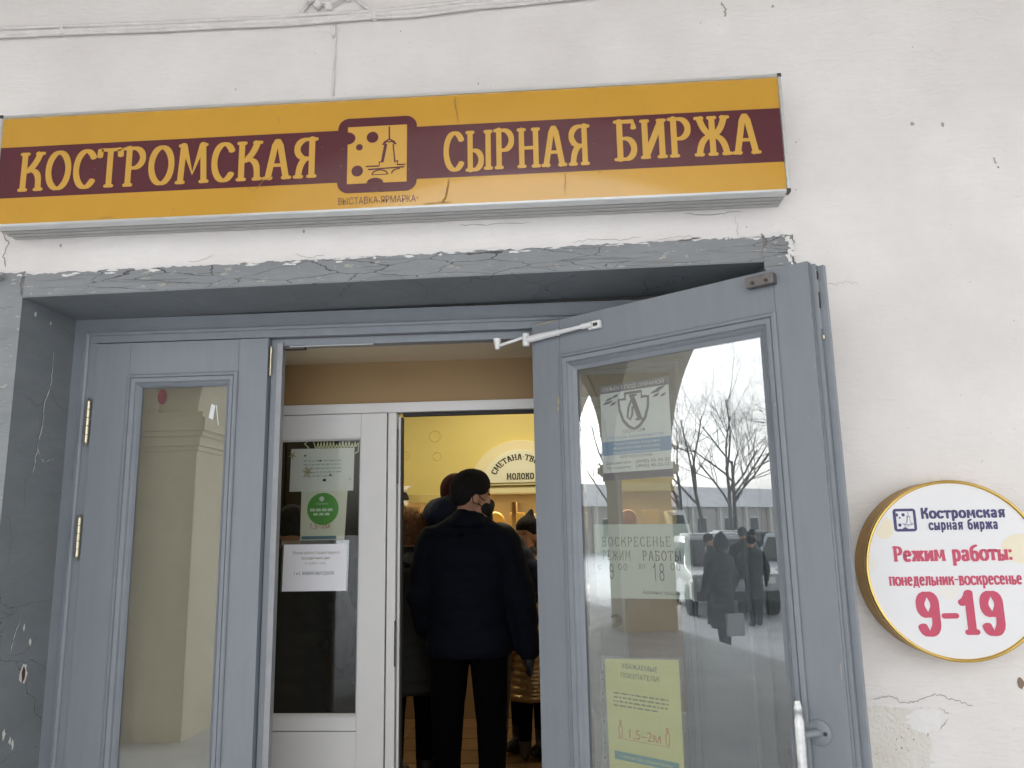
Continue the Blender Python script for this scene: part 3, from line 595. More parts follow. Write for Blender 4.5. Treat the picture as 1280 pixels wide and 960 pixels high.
tp = thing('tape_scrap', 'torn scrap of clear tape on the left pane', 'tape', (-1.385, YF+.0145, 2.08))
MB().poly([(-.013, -.03), (.006, -.038), (.012, .018), (-.004, .026)], 0, .0006).build('scrap', mat('clear_tape', (.7, .72, .72), .15), tp)
MB().poly([(.014, .02), (.018, .02), (.03, -.06), (.027, -.06)], 0, .0006).build('tail', mat('clear_tape', (.7, .72, .72), .15), tp)
rl_ = thing('door_leaf', 'closed narrow grey door leaf behind the open door', 'door', (-.089, YF-.004, 0))
leaf_parts(rl_, .70, .16, .50, .62, 2.178, 2.366, 0, .05, G_PVC)
# the open leaf
UA = R(-37.604); HG = Vector((-.111, .303, 0))
ol = thing('open_door_leaf', 'grey door leaf with large glass pane standing open toward the viewer', 'door', HG, UA)
leaf_parts(ol, 1.0765, .196, .906, .55, 2.170, 2.370, 0, .052, G_OPEN, .062)
B('closing_strip', PAINT2, ol, 1.0766, 1.092, .016, .0515, .02, 2.362); B('closing_strip', PAINT2, ol, 1.0922, 1.112, .034, .0517, .02, 2.358)
MB().tube([(1.0775, .012, .02), (1.0775, .012, 2.366)], .004, 8).build('closing_strip', PAINT2, ol, smooth=True)
B('lock_plate', mat('grey_steel', (.40, .41, .42), .4, .7), ol, 1.0923, 1.0936, .020, .031, 2.16, 2.345)
B('bolt', DARKM, ol, 1.0937, 1.095, .021, .030, 2.225, 2.275); B('bolt', BRASS, ol, 1.0937, 1.1, .021, .030, 2.13, 2.142); B('bolt', DARKM, ol, 1.0937, 1.095, .021, .030, 2.315, 2.34)
B('worn_edge', mat('worn_wood', (.52, .44, .30), .7, var=.4, vscale=30), ol, .004, .125, -.0008, .02, 2.3675, 2.3712, 0)
for k, (x, z, a_, b_) in enumerate([(.131, 2.06, .004, .016), (.128, 2.03, .003, .008), (.95, 1.95, .002, .006), (.03, 1.0, .002, .003), (.09, .9, .002, .003), (1.04, 1.9, .0025, .002), (.05, 2.2, .001, .03), (.55, 2.33, .003, .002), (1.07, 1.2, .002, .03)]): MB().poly(jag(x, z, a_, b_, 10, .4, k), -.0012 if not .12 < x < .96 else -.0122).build('paint_chip', MATS['worn_wood'] if k in (0, 1, 2) else mat('chip_grey', (.36, .33, .31), .9), ol)
bk = B('lock_bracket', mat('weathered_steel', (.22, .205, .20), .45, .6, var=.3, vscale=40), ol, .892, .981, -.03, -.0005, 2.318, 2.352, .003)
for x in (.915, .958): MB().tube([(x, -.0303, 2.330), (x, -.034, 2.330)], .006, 12).build('screw', DARKM, bk)
hd = MB().tube([(.965, -.062, 1.122), (.965, -.062, 1.108), (.965, -.062, 1.104), (.965, -.062, 1.095), (.965, -.062, 1.09), (.965, -.062, 1.075), (.965, -.062, 1.07), (.965, -.062, .6)], [.0085, .012, .0135, .0135, .012, .0135, .0155, .0155], 20)
ho = hd.build('pull_handle', SILVER, ol, smooth=40, label='vertical silver pull bar with worn paint')
MB().tube([(.965, -.06, 1.031), (.985, -.02, 1.031), (.994, -.002, 1.031)], [.010, .0105, .012], 14).build('post', PAINT2, ho, smooth=40)
MB().lathe([(0, -.006), (.030, -.006), (.034, -.003), (.034, 0)], (.996, -.0005, 1.031), n=32).build('rosette', PAINT2, ho, smooth=40)
MB().tube([(1.014, -.0062, 1.031), (1.014, -.009, 1.031)], .0055, 10).build('screw', DARKM, ho)
dc = thing('door_closer', 'white articulated door closer arm at the top of the open door', 'door closer', HG, UA)
ca = MB().tube([(-.004, -.022, 2.312), (.05, -.022, 2.313)], .0135, 14).tube([(.05, -.022, 2.313), (.14, -.022, 2.314)], [.0135, .011], 14).tube([(.14, -.022, 2.314), (.147, -.022, 2.314)], .0125, 14).tube([(.147, -.022, 2.314), (.255, -.022, 2.316)], [.009, .0075], 12).tube([(.255, -.022, 2.316), (.30, -.020, 2.316)], .0105, 14)
ca.build('arm', mat('white_enamel', (.78, .78, .79), .3), dc, smooth=40)
B('foot', mat('white_enamel', (0, 0, 0)), dc, .278, .33, -.018, -.0006, 2.300, 2.330, .004); B('foot_slot', DARKM, dc, .302, .322, -.0188, -.0182, 2.309, 2.321, 0)
MB().tube([(-.012, -.022, 2.288), (-.012, -.022, 2.337)], .013, 14).build('elbow', MATS['white_enamel'], dc, smooth=40)
rinv = Matrix.Rotation(-UA, 3, 'Z')
tip = rinv @ (Vector((-.247, .315, 2.296)) - HG)
MB().tube([(-.014, -.02, 2.326), tuple(tip)], .0062, 10).build('rod', MATS['white_enamel'], dc, smooth=True)
MB().tube([tuple(tip+Vector((0, 0, -.012))), tuple(tip+Vector((0, 0, .03)))], [.008, .016], 12).build('pivot', MATS['white_enamel'], dc, smooth=40)

# ------------------------------------------------------------------ notices on the glass of the open leaf
def on_leaf(name, label, cat, u, z): 
    p = HG + Matrix.Rotation(UA, 3, 'Z') @ Vector((u, .0285, 0)); return thing(name, label, cat, (p.x, p.y, z), UA)
SEC = mat('silver_sticker', (.76, .78, .80), .4); SECB = mat('slate_print', (.06, .065, .14), .4); SECL = mat('pale_blue_print', (.16, .32, .55), .4)
ss = on_leaf('security_sticker', 'silver and blue security company sticker at the top of the open door glass', 'sticker', .290, 1.757)
MB().poly([(0, 0), (.280, 0), (.280, .338), (0, .338)], -.0006, .0).build('sheet', SEC, ss)
MB().poly([(0.0002, .3095), (.2798, .3095), (.2798, .3378), (0.0002, .3378)], -.0008).build('stripe', SECB, ss)
MB().poly([(0.0002, .0002), (.2798, .0002), (.2798, .0265), (0.0002, .0265)], -.0008).build('stripe', SECB, ss)
MB().poly([(0.0002, .088), (.2798, .088), (.2798, .136), (0.0002, .136)], -.0008).build('stripe', SECL, ss)
text('lettering', 'ОБЪЕКТ ПОД ОХРАНОЙ', SEC, ss, .012, .262, .317, .0135, -.0010, .004)
text('lettering', 'ООО ОФ', SECB, ss, .092, .182, .161, .012, -.0010)
text('lettering', '«Патруль Безопасности»', SECL, ss, .022, .254, .143, .0115, -.0010)
for k, t_ in enumerate(('Пультовая охрана', 'Физическая охрана', 'Видеонаблюдение')): text('lettering', t_, SEC, ss, .045, .235, .1215-k*.0155, .0095, -.0010)
text('lettering', 'КРУГЛОСУТОЧНО', INK, ss, .075, .205, .0745, .009, -.0010)
text('lettering', 'Дежурная часть', INK, ss, .014, .118, .0555, .009, -.0010, .004); text('lettering', '(4942) 55-35-32', INK, ss, .138, .270, .0545, .011, -.0010)
text('lettering', 'Тех. поддержка', INK, ss, .014, .116, .0395, .009, -.0010, .004); text('lettering', '(4942) 45-22-12', INK, ss, .138, .268, .0385, .011, -.0010)
sh = MB(); ou = [(.105, .300), (.172, .300), (.172, .280), (.198, .280), (.196, .245), (.182, .205), (.160, .182), (.138, .172), (.116, .182), (.094, .205), (.080, .245), (.078, .280), (.105, .280)]
stroke(sh, ou+[ou[0]], '', .009, .009, -.0011, lambda a, b_: (a, b_), 0)
for k, (pts, wv) in enumerate([([(.133, .289), (.162, .206)], .018), ([(.138, .286), (.118, .25), (.112, .215), (.122, .206), (.132, .222), (.134, .25)], .008), ([(.124, .290), (.152, .290)], .006), ([(.146, .204), (.176, .204)], .006)]):
    stroke(sh, pts, '', wv, .007, -.0013-k*2e-5, lambda a, b_: (a, b_), 0)
for k, (x, z, l) in enumerate([(.006, .268, .05), (.02, .28, .035), (.04, .262, .03), (.05, .288, .03), (.205, .285, .05), (.225, .295, .045), (.215, .272, .03), (.245, .270, .025)]):
    sh.poly([(x, z), (x+l*.7, z+.004), (x+l, z+.015), (x+l*.3, z+.010)], -.0012-k*2e-5)
sh.build('crest', SECB, ss, recalc=False)
sn = on_leaf('handwritten_sheet', 'pale sheet with hand drawn Sunday hours inside the open door glass', 'notice', .240, 1.355)
MB().poly([(0.003, .0), (.372, .012), (.378, .248), (0, .252)], -.0006, .0).build('sheet', mat('pale_green_paper', (.60, .65, .60), .7, var=.08, vscale=3), sn)
GI = mat('grey_marker', (.055, .06, .065), .7)
def hand(t_, x0, x1, z0, h, w_=.07): return lettering('lettering', t_, GI, sn, x0, x1, z0, h, -.001, w_, w_*.8, 0, .14)
hand('ВОСКРЕСЕНЬЕ', .034, .306, .176, .032); hand('РЕЖИМ', .034, .150, .130, .032); hand('РАБОТЫ', .196, .342, .130, .032, .09)
hand('с', .012, .027, .098, .020); hand('9', .058, .080, .066, .052); hand('00', .096, .134, .096, .023); hand('до', .178, .206, .104, .020); hand('18', .232, .278, .066, .056); hand('00', .300, .338, .100, .023)
text('lettering', 'Администрация', GI, sn, .190, .330, .022, .013, -.001, -.004)
yn = on_leaf('yellow_notice', 'yellow printed notice in a plastic sleeve low on the open door glass', 'notice', .262, .78)
MB().poly([(-.022, -.03), (.292, -.03), (.297, .402), (-.018, .385)], -.0005, .0).build('plastic_sleeve', glass('sleeve', .10, (.85, .88, .86), .18), yn)
MB().poly([(.008, -.02), (.288, -.02), (.290, .398), (.004, .376)], -.0011, -.0007).build('sheet', YPAPER, yn)
for k in range(9): MB().poly(arc(-.008, .33-k*.034+(k % 2)*.012, .0028, .004, 0, 360, 10)[:-1], -.0012).build('punch_hole', INK, yn)
text('lettering', 'УВАЖАЕМЫЕ', INK, yn, .072, .210, .352, .016, -.0014, .004); text('lettering', 'ПОКУПАТЕЛИ!', INK, yn, .068, .216, .322, .016, -.0014, .004)
GP = mat('grey_small_print', (.22, .22, .12), .7)
def fine_print(root, x0, x1, z, n, h, y, m, seed):
    rnd = random.Random(seed); mb = MB()
    for k in range(n):
        x = x0
        while x < x1*(1 if k < n-1 else .8):
            l = rnd.uniform(.006, .026); mb.add([(x, y, z-k*h*2.1), (min(x+l, x1), y, z-k*h*2.1), (min(x+l, x1), y, z-k*h*2.1+h*.8), (x, y, z-k*h*2.1+h*.8)], [(0, 1, 2, 3)]); x += l+.005
    return mb.build('small_print', m, root, recalc=False)
fine_print(yn, .035, .245, .268, 4, .0062, -.0014, GP, 2)
OR = mat('orange_print', (.55, .18, .06), .6)
text('lettering', '1,5–2м', OR, yn, .092, .210, .135, .031, -.0014, .004)
fg = MB()
for x in (.058, .236): stroke(fg, [(x, .175), (x-.006, .165), (x-.007, .15), (x-.004, .133), (x+.004, .133), (x+.007, .15), (x+.006, .165), (x, .175)], '', .003, .003, -.0014, lambda a, b_: (a, b_), 0); stroke(fg, arc(x, .181, .004, .005, 0, 360, 10), '', .003, .003, -.0014, lambda a, b_: (a, b_), 0)
stroke(fg, [(.045, .129), (.255, .129)], '', .002, .0015, -.0015, lambda a, b_: (a, b_), 0); fg.build('pictogram', OR, yn, recalc=False)
TEAL = mat('teal_print', (.12, .32, .33), .6)
MB().poly([(.030, .062), (.272, .062), (.272, .088), (.030, .088)], -.0013).build('stripe', TEAL, yn)
text('lettering', 'С заботой о Вас и Вашем близком', YPAPER, yn, .052, .248, .070, .010, -.0016)
fine_print(yn, .19, .27, .022, 1, .006, -.0014, GP, 5)

# ------------------------------------------------------------------ vestibule and inner white doors
FLZ = .12
tag(MB().box(-1.97, .72, .392, .74, -.05, .06).build('vestibule_floor', TILE), kind='structure')
YP = .74
tag(MB().box(-1.95, .70, .36, YP+.02, 2.345, 2.42).build('vestibule_ceiling', CREAM), kind='structure')
tag(MB().box(-1.96, .71, YP+.021, YP+.12, 2.157, 2.46).build('vestibule_wall', TAN), kind='structure')
vw = tag(MB().box(-1.966, -1.90, .396, YP+.1, 0, 2.344).build('vestibule_wall_left', TAN), kind='structure')
tag(MB().box(.655, .716, .396, YP+.1, 0, 2.344).build('vestibule_wall_right', TAN), kind='structure')
# beige blind board that stands behind the left leaf's glass
bd = thing('blind_board', 'beige board standing behind the glass of the left leaf', 'board', (-1.52, .43, .0))
B('board', mat('beige_board', (.36, .31, .21), .6, var=.12, vscale=2), bd, -.355, .29, .0, .02, .06, 2.33); B('batten', MATS['beige_board'], bd, -.355, .29, .021, .05, 1.9, 1.96)
pf = thing('inner_door_frame', 'white plastic inner door frame behind the grey doors', 'door frame', (-.6, YP, 0))
B('head', PVC, pf, -1.295, 1.25, 0, .07, 2.112, 2.157, .004); B('jamb', PVC, pf, -1.295, -.86, 0, .07, .05, 2.1115, .004)
B('mullion', PVC, pf, -.170, -.132, -.004, .07, .05, 2.1115, .004); B('mullion', PVC, pf, -.130, -.118, .02, .06, .05, 2.095, .003)
B('gasket', BLACK, pf, -.116, -.111, .022, .06, .05, 2.092, 0); B('gasket', BLACK, pf, -.111, .69, .03, .06, 2.098, 2.1115, 0)
B('mullion', PVC, pf, .69, .73, 0, .07, .05, 2.1115, .004); B('jamb', PVC, pf, 1.21, 1.25, 0, .07, .05, 2.1115, .004)
MB().box(-.1305, -.1275, .008, .019, 1.80, 2.04).build('hinge', DARKM, pf); MB().box(-.1345, -.1305, -.006, .004, 1.04, 1.225).build('lock_plate', BLACK, pf)
pl = thing('inner_door_leaf', 'white plastic inner door leaf with paper notices on its glass', 'door', (-1.46, YP-.012, 0))
def pvcleaf(root, Wd, g0, g1):
    B('stile', PVC, root, 0, g0, 0, .06, .07, 2.109, .003); B('stile', PVC, root, g1, Wd, 0, .06, .07, 2.109, .003)
    B('top_rail', PVC, root, g0+.0005, g1-.0005, .0004, .06, 2.0, 2.1085, .002); B('mid_rail', PVC, root, g0+.0005, g1-.0005, .0004, .06, .790, .848, .002)
    B('panel', PVC, root, g0+.0005, g1-.0005, .006, .05, .18, .786, .002); B('bottom_rail', PVC, root, g0+.0005, g1-.0005, .0004, .06, .07, .178, .002)
    MB().sweep(g0-.004, g1+.004, .844, 2.004, [(.0, -.002), (.004, -.003), (.010, .006), (.012, .014)]).build('glazing_bead', PVC, root)
    B('glass_pane', G_PVC, root, g0, g1, .020, .026, .848, 2.0, 0)
pvcleaf(pl, .686, .20, .571)
prr = thing('inner_door_leaf', 'white plastic inner door leaf with curved handle seen through the open glass', 'door', (.132, YP-.012, 0))
pvcleaf(prr, .475, .10, .37)
MB().tube([(.06, .0, 1.218), (.06, -.035, 1.218), (.05, -.048, 1.218), (.0, -.05, 1.215), (-.04, -.05, 1.19), (-.055, -.05, 1.15), (-.055, -.05, .9), (-.04, -.05, .86), (.05, -.048, .84), (.06, -.03, .84), (.06, 0, .84)], .016, 14).build('pull_handle', PVC, prr, smooth=40)
MB().lathe([(0, -.008), (.024, -.008), (.026, 0)], (.06, 0, 1.218), n=24).build('rosette', DARKM, prr)
# notices on the inner leaf (outer side of glass at y = YP-.012+.0145)
YN = YP+.006
n1 = thing('starred_sheet', 'pale green sheet with snowflake stars at the top of the inner door glass', 'notice', (-1.212, YN+.0125, 1.775))
MB().poly([(0, 0), (.285, -.001), (.288, .187), (.002, .188)], -.0005, 0).build('sheet', mat('star_paper', (.78, .78, .74), .7, var=.06), n1)
def star(mb, cx, cz, r, n, y): mb.poly([(cx+r*(1 if i % 2 else .28)*math.cos(math.pi*i/n+.3), cz+r*(1 if i % 2 else .28)*math.sin(math.pi*i/n+.3)) for i in range(2*n)], y)
s_ = MB()
for k, (x, z, r, n) in enumerate([(.080, .085, .032, 6), (.008, .16, .022, 5), (.155, .192, .014, 5), (.27, .05, .008, 5)]): star(s_, x, z, r, n, -.0011-k*2e-5)
s_.build('star', mat('gold_star', (.42, .36, .20), .6), n1)
for k, (x, z) in enumerate([(.066, .157), (.135, .133), (.182, .07)]): MB().poly(arc(x, z, .0045, .0045, 0, 360, 10)[:-1], -.0010).build('pin', INK, n1)
MB().poly([(.148, .042), (.163, .042), (.163, .053), (.148, .053)], -.0010).build('pin', INK, n1)
fine_print(n1, .06, .23, .13, 5, .008, -.0008, mat('faint_grey_print', (.45, .51, .47), .7), 9)
n2 = thing('distance_notice', 'pale notice with a green round sticker in the middle of the inner door glass', 'notice', (-1.158, YN+.0125, 1.563))
MB().poly([(0, 0), (.196, 0), (.206, .211), (.0, .213)], -.0003, .0001).build('sheet', mat('distance_paper', (.70, .69, .56), .7), n2)
MB().poly(arc(.098, .134, .070, .070, 0, 360, 48)[:-1], -.0010).build('green_sticker', mat('green_sticker', (.09, .33, .045), .4), n2)
text('lettering', '1,5–2м', mat('dull_red_print', (.42, .14, .12), .6), n2, .045, .130, .050, .024, -.0012, .004)
MB().poly([(.006, .004), (.160, .004), (.160, .018), (.006, .018)], -.0008).build('stripe', mat('steel_blue_print', (.10, .20, .27), .6), n2)
for k, x in enumerate((.052, .078, .104, .130)): MB().poly(rrect(x-.011, x+.011, .124, .136, .003), -.0013).build('badge', mat('pale_badge', (.62, .70, .58), .5), n2)
for k, x in enumerate((.066, .092, .118)): MB().poly(rrect(x-.010, x+.010, .106, .117, .003), -.0013).build('badge', MATS['pale_badge'], n2)
MB().poly(arc(.092, .178, .011, .011, 0, 360, 20)[:-1], -.0013).build('badge', MATS['pale_badge'], n2)
text('lettering', 'СБЕРБАНК', MATS['pale_badge'], n2, .066, .122, .152, .009, -.0013)
for k in range(9): MB().poly(arc(.212, .19-k*.02, .003, .004, 0, 360, 8)[:-1], -.0006).build('punch_hole', INK, n2)
n3 = thing('holiday_notice', 'white printed holiday hours notice low on the inner door glass', 'notice', (-1.226, YN-.0015, 1.350))
MB().poly([(-.006, -.002), (.286, -.002), (.290, .212), (-.004, .212)], -.0003, .0002).build('plastic_sleeve', MATS['sleeve'], n3)
MB().poly([(0, 0), (.279, 0), (.282, .196), (.003, .197)], -.0010, -.0006).build('sheet', PAPER2, n3)
text('lettering', 'Режим работы Сырной биржи в', GP, n3, .045, .248, .155, .0125, -.0013); text('lettering', 'праздничные дни', GP, n3, .082, .205, .133, .0125, -.0013)
text('lettering', '31.12.2020 г. 9-14ч.', GP, n3, .098, .190, .112, .009, -.0013); text('lettering', '1 и 2  ЯНВАРЯ ВЫХОДНОЙ.', INK, n3, .052, .228, .068, .0135, -.0013, .006)
sc = thing('painted_script', 'looping handwritten white script across the top of the inner door glass', 'lettering', (-1.13, YN+.012, 1.965))
sq = MB(); pts = [(0, .0), (-.02, .02), (.0, .035), (.02, .03), (.03, .0)]
x = .03
rnd = random.Random(5)
while x < .21: pts += [(x+.006, .0), (x+.011, rnd.uniform(.014, .03)), (x+.014, .002)]; x += .014
pts += [(.225, .02), (.222, -.02), (.21, -.028)]
for i in range(len(pts)-1): stroke(sq, [pts[i], pts[i+1]], '', .004, .004, -.0005-i*1e-5, lambda a, b_: (a, b_), 0, 3)
sq.build('script_stroke', mat('yellowish_white_paint', (.72, .72, .45), .6), sc, recalc=False)

# ------------------------------------------------------------------ shop room
tag(MB().box(-4.2, 3.2, YP+.121, 5.6, -.05, FLZ).build('floor', TILE), kind='structure')
fl_o = bpy.data.objects['floor']
tg = MB()
for i in range(25): tg.box(-4.2+i*.3, -4.196+i*.3, .9, 5.5, FLZ+.0005, FLZ+.002)
for j in range(16): tg.box(-4.2, 3.2, .9+j*.3, .904+j*.3, FLZ+.0005, FLZ+.0025)
tg.build('tile_joint', mat('grout', (.10, .07, .04), .9), fl_o)
tag(MB().box(-4.3, 3.3, YP+.1, 5.7, 3.1, 3.2).build('ceiling', mat('shop_ceiling', (.74, .70, .58), .8)), kind='structure')
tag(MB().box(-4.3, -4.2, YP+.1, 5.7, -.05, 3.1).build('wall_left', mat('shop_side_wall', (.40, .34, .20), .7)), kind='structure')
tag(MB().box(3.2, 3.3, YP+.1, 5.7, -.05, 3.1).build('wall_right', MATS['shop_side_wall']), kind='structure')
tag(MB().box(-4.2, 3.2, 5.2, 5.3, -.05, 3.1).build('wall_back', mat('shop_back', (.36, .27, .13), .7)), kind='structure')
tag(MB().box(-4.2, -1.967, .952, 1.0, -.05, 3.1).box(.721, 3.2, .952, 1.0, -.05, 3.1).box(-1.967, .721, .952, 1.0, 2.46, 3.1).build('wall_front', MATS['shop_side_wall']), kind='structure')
fs = thing('shop_fascia', 'yellow fascia with round cheese holes above the dairy counter', 'fascia', (-.5, 4.5, 1.84))
def FS(mb): mb.v = [(v[0]+.5, v[1]-4.5, v[2]-1.84) for v in mb.v]; return mb
FS(MB().box(-4.19, 3.19, 4.5, 4.62, 1.92, 3.098)).build('panel', SHOPY, fs)
FS(MB().box(-4.19, -.93, 4.485, 4.60, 1.836, 1.919)).build('lower_trim', mat('shop_yellow_trim', (.66, .56, .22), .5), fs, .008)
FS(MB().box(-.92, 3.19, 4.47, 4.62, 1.905, 1.975)).build('lower_trim', SHOPC, fs, .01)
for x, z, r_ in ((-1.184, 2.449, .058), (-1.459, 2.278, .042), (-1.165, 2.262, .042), (-1.75, 2.5, .05), (1.1, 2.5, .05)):
    FS(MB().lathe([(r_, 4.5005), (r_*.96, 4.494), (r_*.86, 4.4935), (r_*.80, 4.4995), (0, 4.4996)], (x, 0, z), n=32)).build('cheese_hole', SHOPY, fs, smooth=40)
av = thing('arched_sign', 'cream arched dairy sign on the yellow fascia', 'sign', (-.40, 4.49, 1.98))
def half(rx, rz, n=36): return arc(0, 0, rx, rz, 0, 180, n)
MB().poly(half(.455, .405), -.045, .008).build('outer_panel', SHOPC, av, .006)
MB().poly([(a, b_+.022) for a, b_ in half(.335, .295)], -.058, -.046).build('inner_panel', mat('sign_ivory', (.74, .76, .62), .5), av, .004)
SLAB = mat('dark_green_print', (.03, .035, .02), .6)
def warp(u, v):
    t = math.pi/2 - u/.46*1.22; return ((.225+v)*1.04*math.cos(t), .026+(.205+v)*math.sin(t))
lettering('lettering', 'СМЕТАНА·ТВОРОГ', SLAB, av, -.46, .46, -.005, .052, -.0595, .17, .11, .09, .10, warp)
lettering('lettering', 'МОЛОКО', SLAB, av, -.122, .122, .050, .055, -.0625, .17, .11, .10, .13)
# shelves, goods, counter
shf = thing('shop_shelves', 'wooden wall shelves of dairy goods under the fascia', 'shelf', (-.5, 5.0, FLZ))
WOOD = mat('shelf_wood', (.34, .22, .10), .5, var=.2)
for z in (.35, .70, 1.05, 1.40): B('shelf_board', WOOD, shf, -3.6, 3.6, -.32, .19, z, z+.03)
for x in (-3.4, -1.6, .0, 1.6, 3.4): B('upright', WOOD, shf, x, x+.04, -.3, .19, 0, 1.72)
CH = [mat('cheese_wheel', (.68, .42, .10), .45), mat('sausage_red', (.30, .07, .04), .4), mat('cheese_rind', (.55, .25, .06), .5), mat('jar_white', (.75, .72, .62), .35), mat('box_gold', (.62, .42, .12), .4)]
kinds = ['wheel of yellow cheese', 'dark red wheel of cheese', 'brown rind cheese wheel', 'white dairy tub', 'golden packet']
ORD = 'first second third fourth fifth sixth seventh eighth ninth tenth eleventh twelfth thirteenth fourteenth'.split()
rnd = random.Random(9)
proto = {}
for zi, z in enumerate((1.55, 1.20)):
    x = -1.5; cnt = 0
    while x < 1.0:
        k = rnd.randrange(5); r_ = .085
        if k not in proto:
            mb = MB()
            if k < 3: mb.lathe([(0, -.05), (.075, -.05), (.085, -.04), (.085, .04), (.075, .05), (0, .05)], n=24).lathe([(0, -.0505), (.03, -.0515), (.04, -.0505)], n=20)
            elif k == 3: mb.lathe([(0, 0), (.06, 0), (.07, .13), (.075, .13), (.075, .145), (0, .15)], axis='z', n=20)
            else: mb.box(-.07, .07, -.04, .04, 0, .16)
            o = mb.build(('cheese_wheel', 'cheese_wheel', 'cheese_wheel', 'dairy_tub', 'packet')[k], CH[k], None, .004 if k == 4 else 0, smooth=40 if k < 4 else False); proto[k] = o
        else: o = proto[k].copy(); C.objects.link(o)
        o.location = (x, 4.80, FLZ+z-.12+.03+(.087 if k < 3 else .001))
        tag(o, '%s, %s from the left on the %s lit shelf' % (kinds[k], ORD[cnt], ('upper', 'lower')[zi]), 'dairy goods', 'goods on the shop shelves'); x += .19+rnd.uniform(0, .04); cnt += 1
ct = thing('counter', 'wooden sales counter at the back of the shop', 'counter', (-.5, 3.9, FLZ))
B('body', WOOD, ct, -3.0, 2.5, 0, .5, 0, .95); B('top', SHOPC, ct, -3.02, 2.52, -.03, .53, .951, .99); 
B('display_glass', glass('case_glass', .06, (.9, .92, .9), .01), ct, -3.0, 2.5, .02, .03, .991, 1.3, 0)
cbn = thing('dark_cabinet', 'tall dark wooden cabinet against the left of the shop', 'cabinet', (-2.25, 3.0, FLZ))
DW = mat('dark_wood', (.035, .028, .016), .5, var=.3)
B('carcass', DW, cbn, -.95, .80, 0, .45, 0, 2.55)
for k in range(3): dr = B('door', DW, cbn, -.93+k*.575, -.37+k*.575, -.02, -.001, .05, 2.5); B('knob', BRASS, dr, -.42+k*.575, -.40+k*.575, -.045, -.021, 1.1, 1.15)
# lamps of the shop: ceiling panels and a strip over the shelves
def lamp(name, label, loc, sx, sy, watt, col, rot=(0, 0, 0), grp=None):
    t = thing(name, label, 'lamp', loc, 0, grp)
    B('housing', PVC, t, -sx/2-.02, sx/2+.02, -sy/2-.02, sy/2+.02, .0, .03); B('diffuser', emit('lamp_diffuser_%s' % watt, col, 1.6), t, -sx/2, sx/2, -sy/2, sy/2, -.012, -.001)
    l = bpy.data.lights.new('lamp_light', 'AREA'); l.shape = 'RECTANGLE'; l.size = sx; l.size_y = sy; l.energy = watt; l.color = col
    lo = bpy.data.objects.new('lamp_light', l); C.objects.link(lo); lo.parent = t; lo.location = (0, 0, -.02); lo.rotation_euler = rot
lamp('ceiling_lamp', 'square ceiling lamp panel over the left of the shop', (-2.4, 3.0, 3.06), .6, .6, 2.7, (1, .86, .62), grp='shop ceiling lamps')
lamp('ceiling_lamp', 'square ceiling lamp panel over the middle of the shop', (-.5, 3.4, 3.06), .6, .6, 3.4, (1, .86, .62), grp='shop ceiling lamps')
lamp('ceiling_lamp', 'square ceiling lamp panel over the right of the shop', (1.6, 3.0, 3.06), .6, .6, 2.7, (1, .86, .62), grp='shop ceiling lamps')
lamp('shelf_lamp', 'lit strip lamp above the dairy shelves', (-.3, 4.74, 1.952), 3.2, .05, 4, (1, .80, .50))
# plush cow on the trim
def prims(lst, voxel, smooth=6):
    """union of ellipsoids ('s',c,r) and tapered capsules ('c',p0,r0,p1,r1) fused to one continuous skin"""
    bm = bmesh.new()
    for p in lst:
        if p[0] == 's':
            M = Matrix.Translation(p[1]) @ (p[3] if len(p) > 3 else Matrix.Identity(4)) @ Matrix.Diagonal((*p[2], 1)); bmesh.ops.create_icosphere(bm, subdivisions=3, radius=1, matrix=M)
        else:
            a, ra, b_, rb_ = Vector(p[1]), p[2], Vector(p[3]), p[4]; d = b_-a
            q = d.to_track_quat('Z', 'Y').to_matrix().to_4x4()
            bmesh.ops.create_cone(bm, cap_ends=True, segments=16, radius1=ra, radius2=rb_, depth=d.length, matrix=Matrix.Translation((a+b_)/2) @ q)
            for c, r_ in ((a, ra), (b_, rb_)): bmesh.ops.create_icosphere(bm, subdivisions=2, radius=r_*1.02, matrix=Matrix.Translation(c))
    me = bpy.data.meshes.new('t'); bm.to_mesh(me); bm.free(); o = bpy.data.objects.new('t', me); C.objects.link(o)
    md = o.modifiers.new('r', 'REMESH'); md.mode = 'VOXEL'; md.voxel_size = voxel
    ms = o.modifiers.new('s', 'SMOOTH'); ms.factor = .5; ms.iterations = smooth
    bpy.context.view_layer.update()
    out = bpy.data.meshes.new_from_object(o.evaluated_get(bpy.context.evaluated_depsgraph_get())); bpy.data.objects.remove(o)
    out.polygons.foreach_set('use_smooth', [True]*len(out.polygons)); return out
def organic(name, lst, mats, voxel, parent=None, pick=None, smooth=6, disp=None):
    me = prims(lst, voxel, smooth); me.name = name; ms = mats if isinstance(mats, (list, tuple)) else [mats]
    me.materials.clear()
    for m in ms: me.materials.append(m)
    if disp:
        for v in me.vertices: v.co += v.normal*disp(v.co)
    if pick: me.polygons.foreach_set('material_index', [pick(p.center) for p in me.polygons])
    o = bpy.data.objects.new(name, me); C.objects.link(o)
    if parent: o.parent = parent
    return o
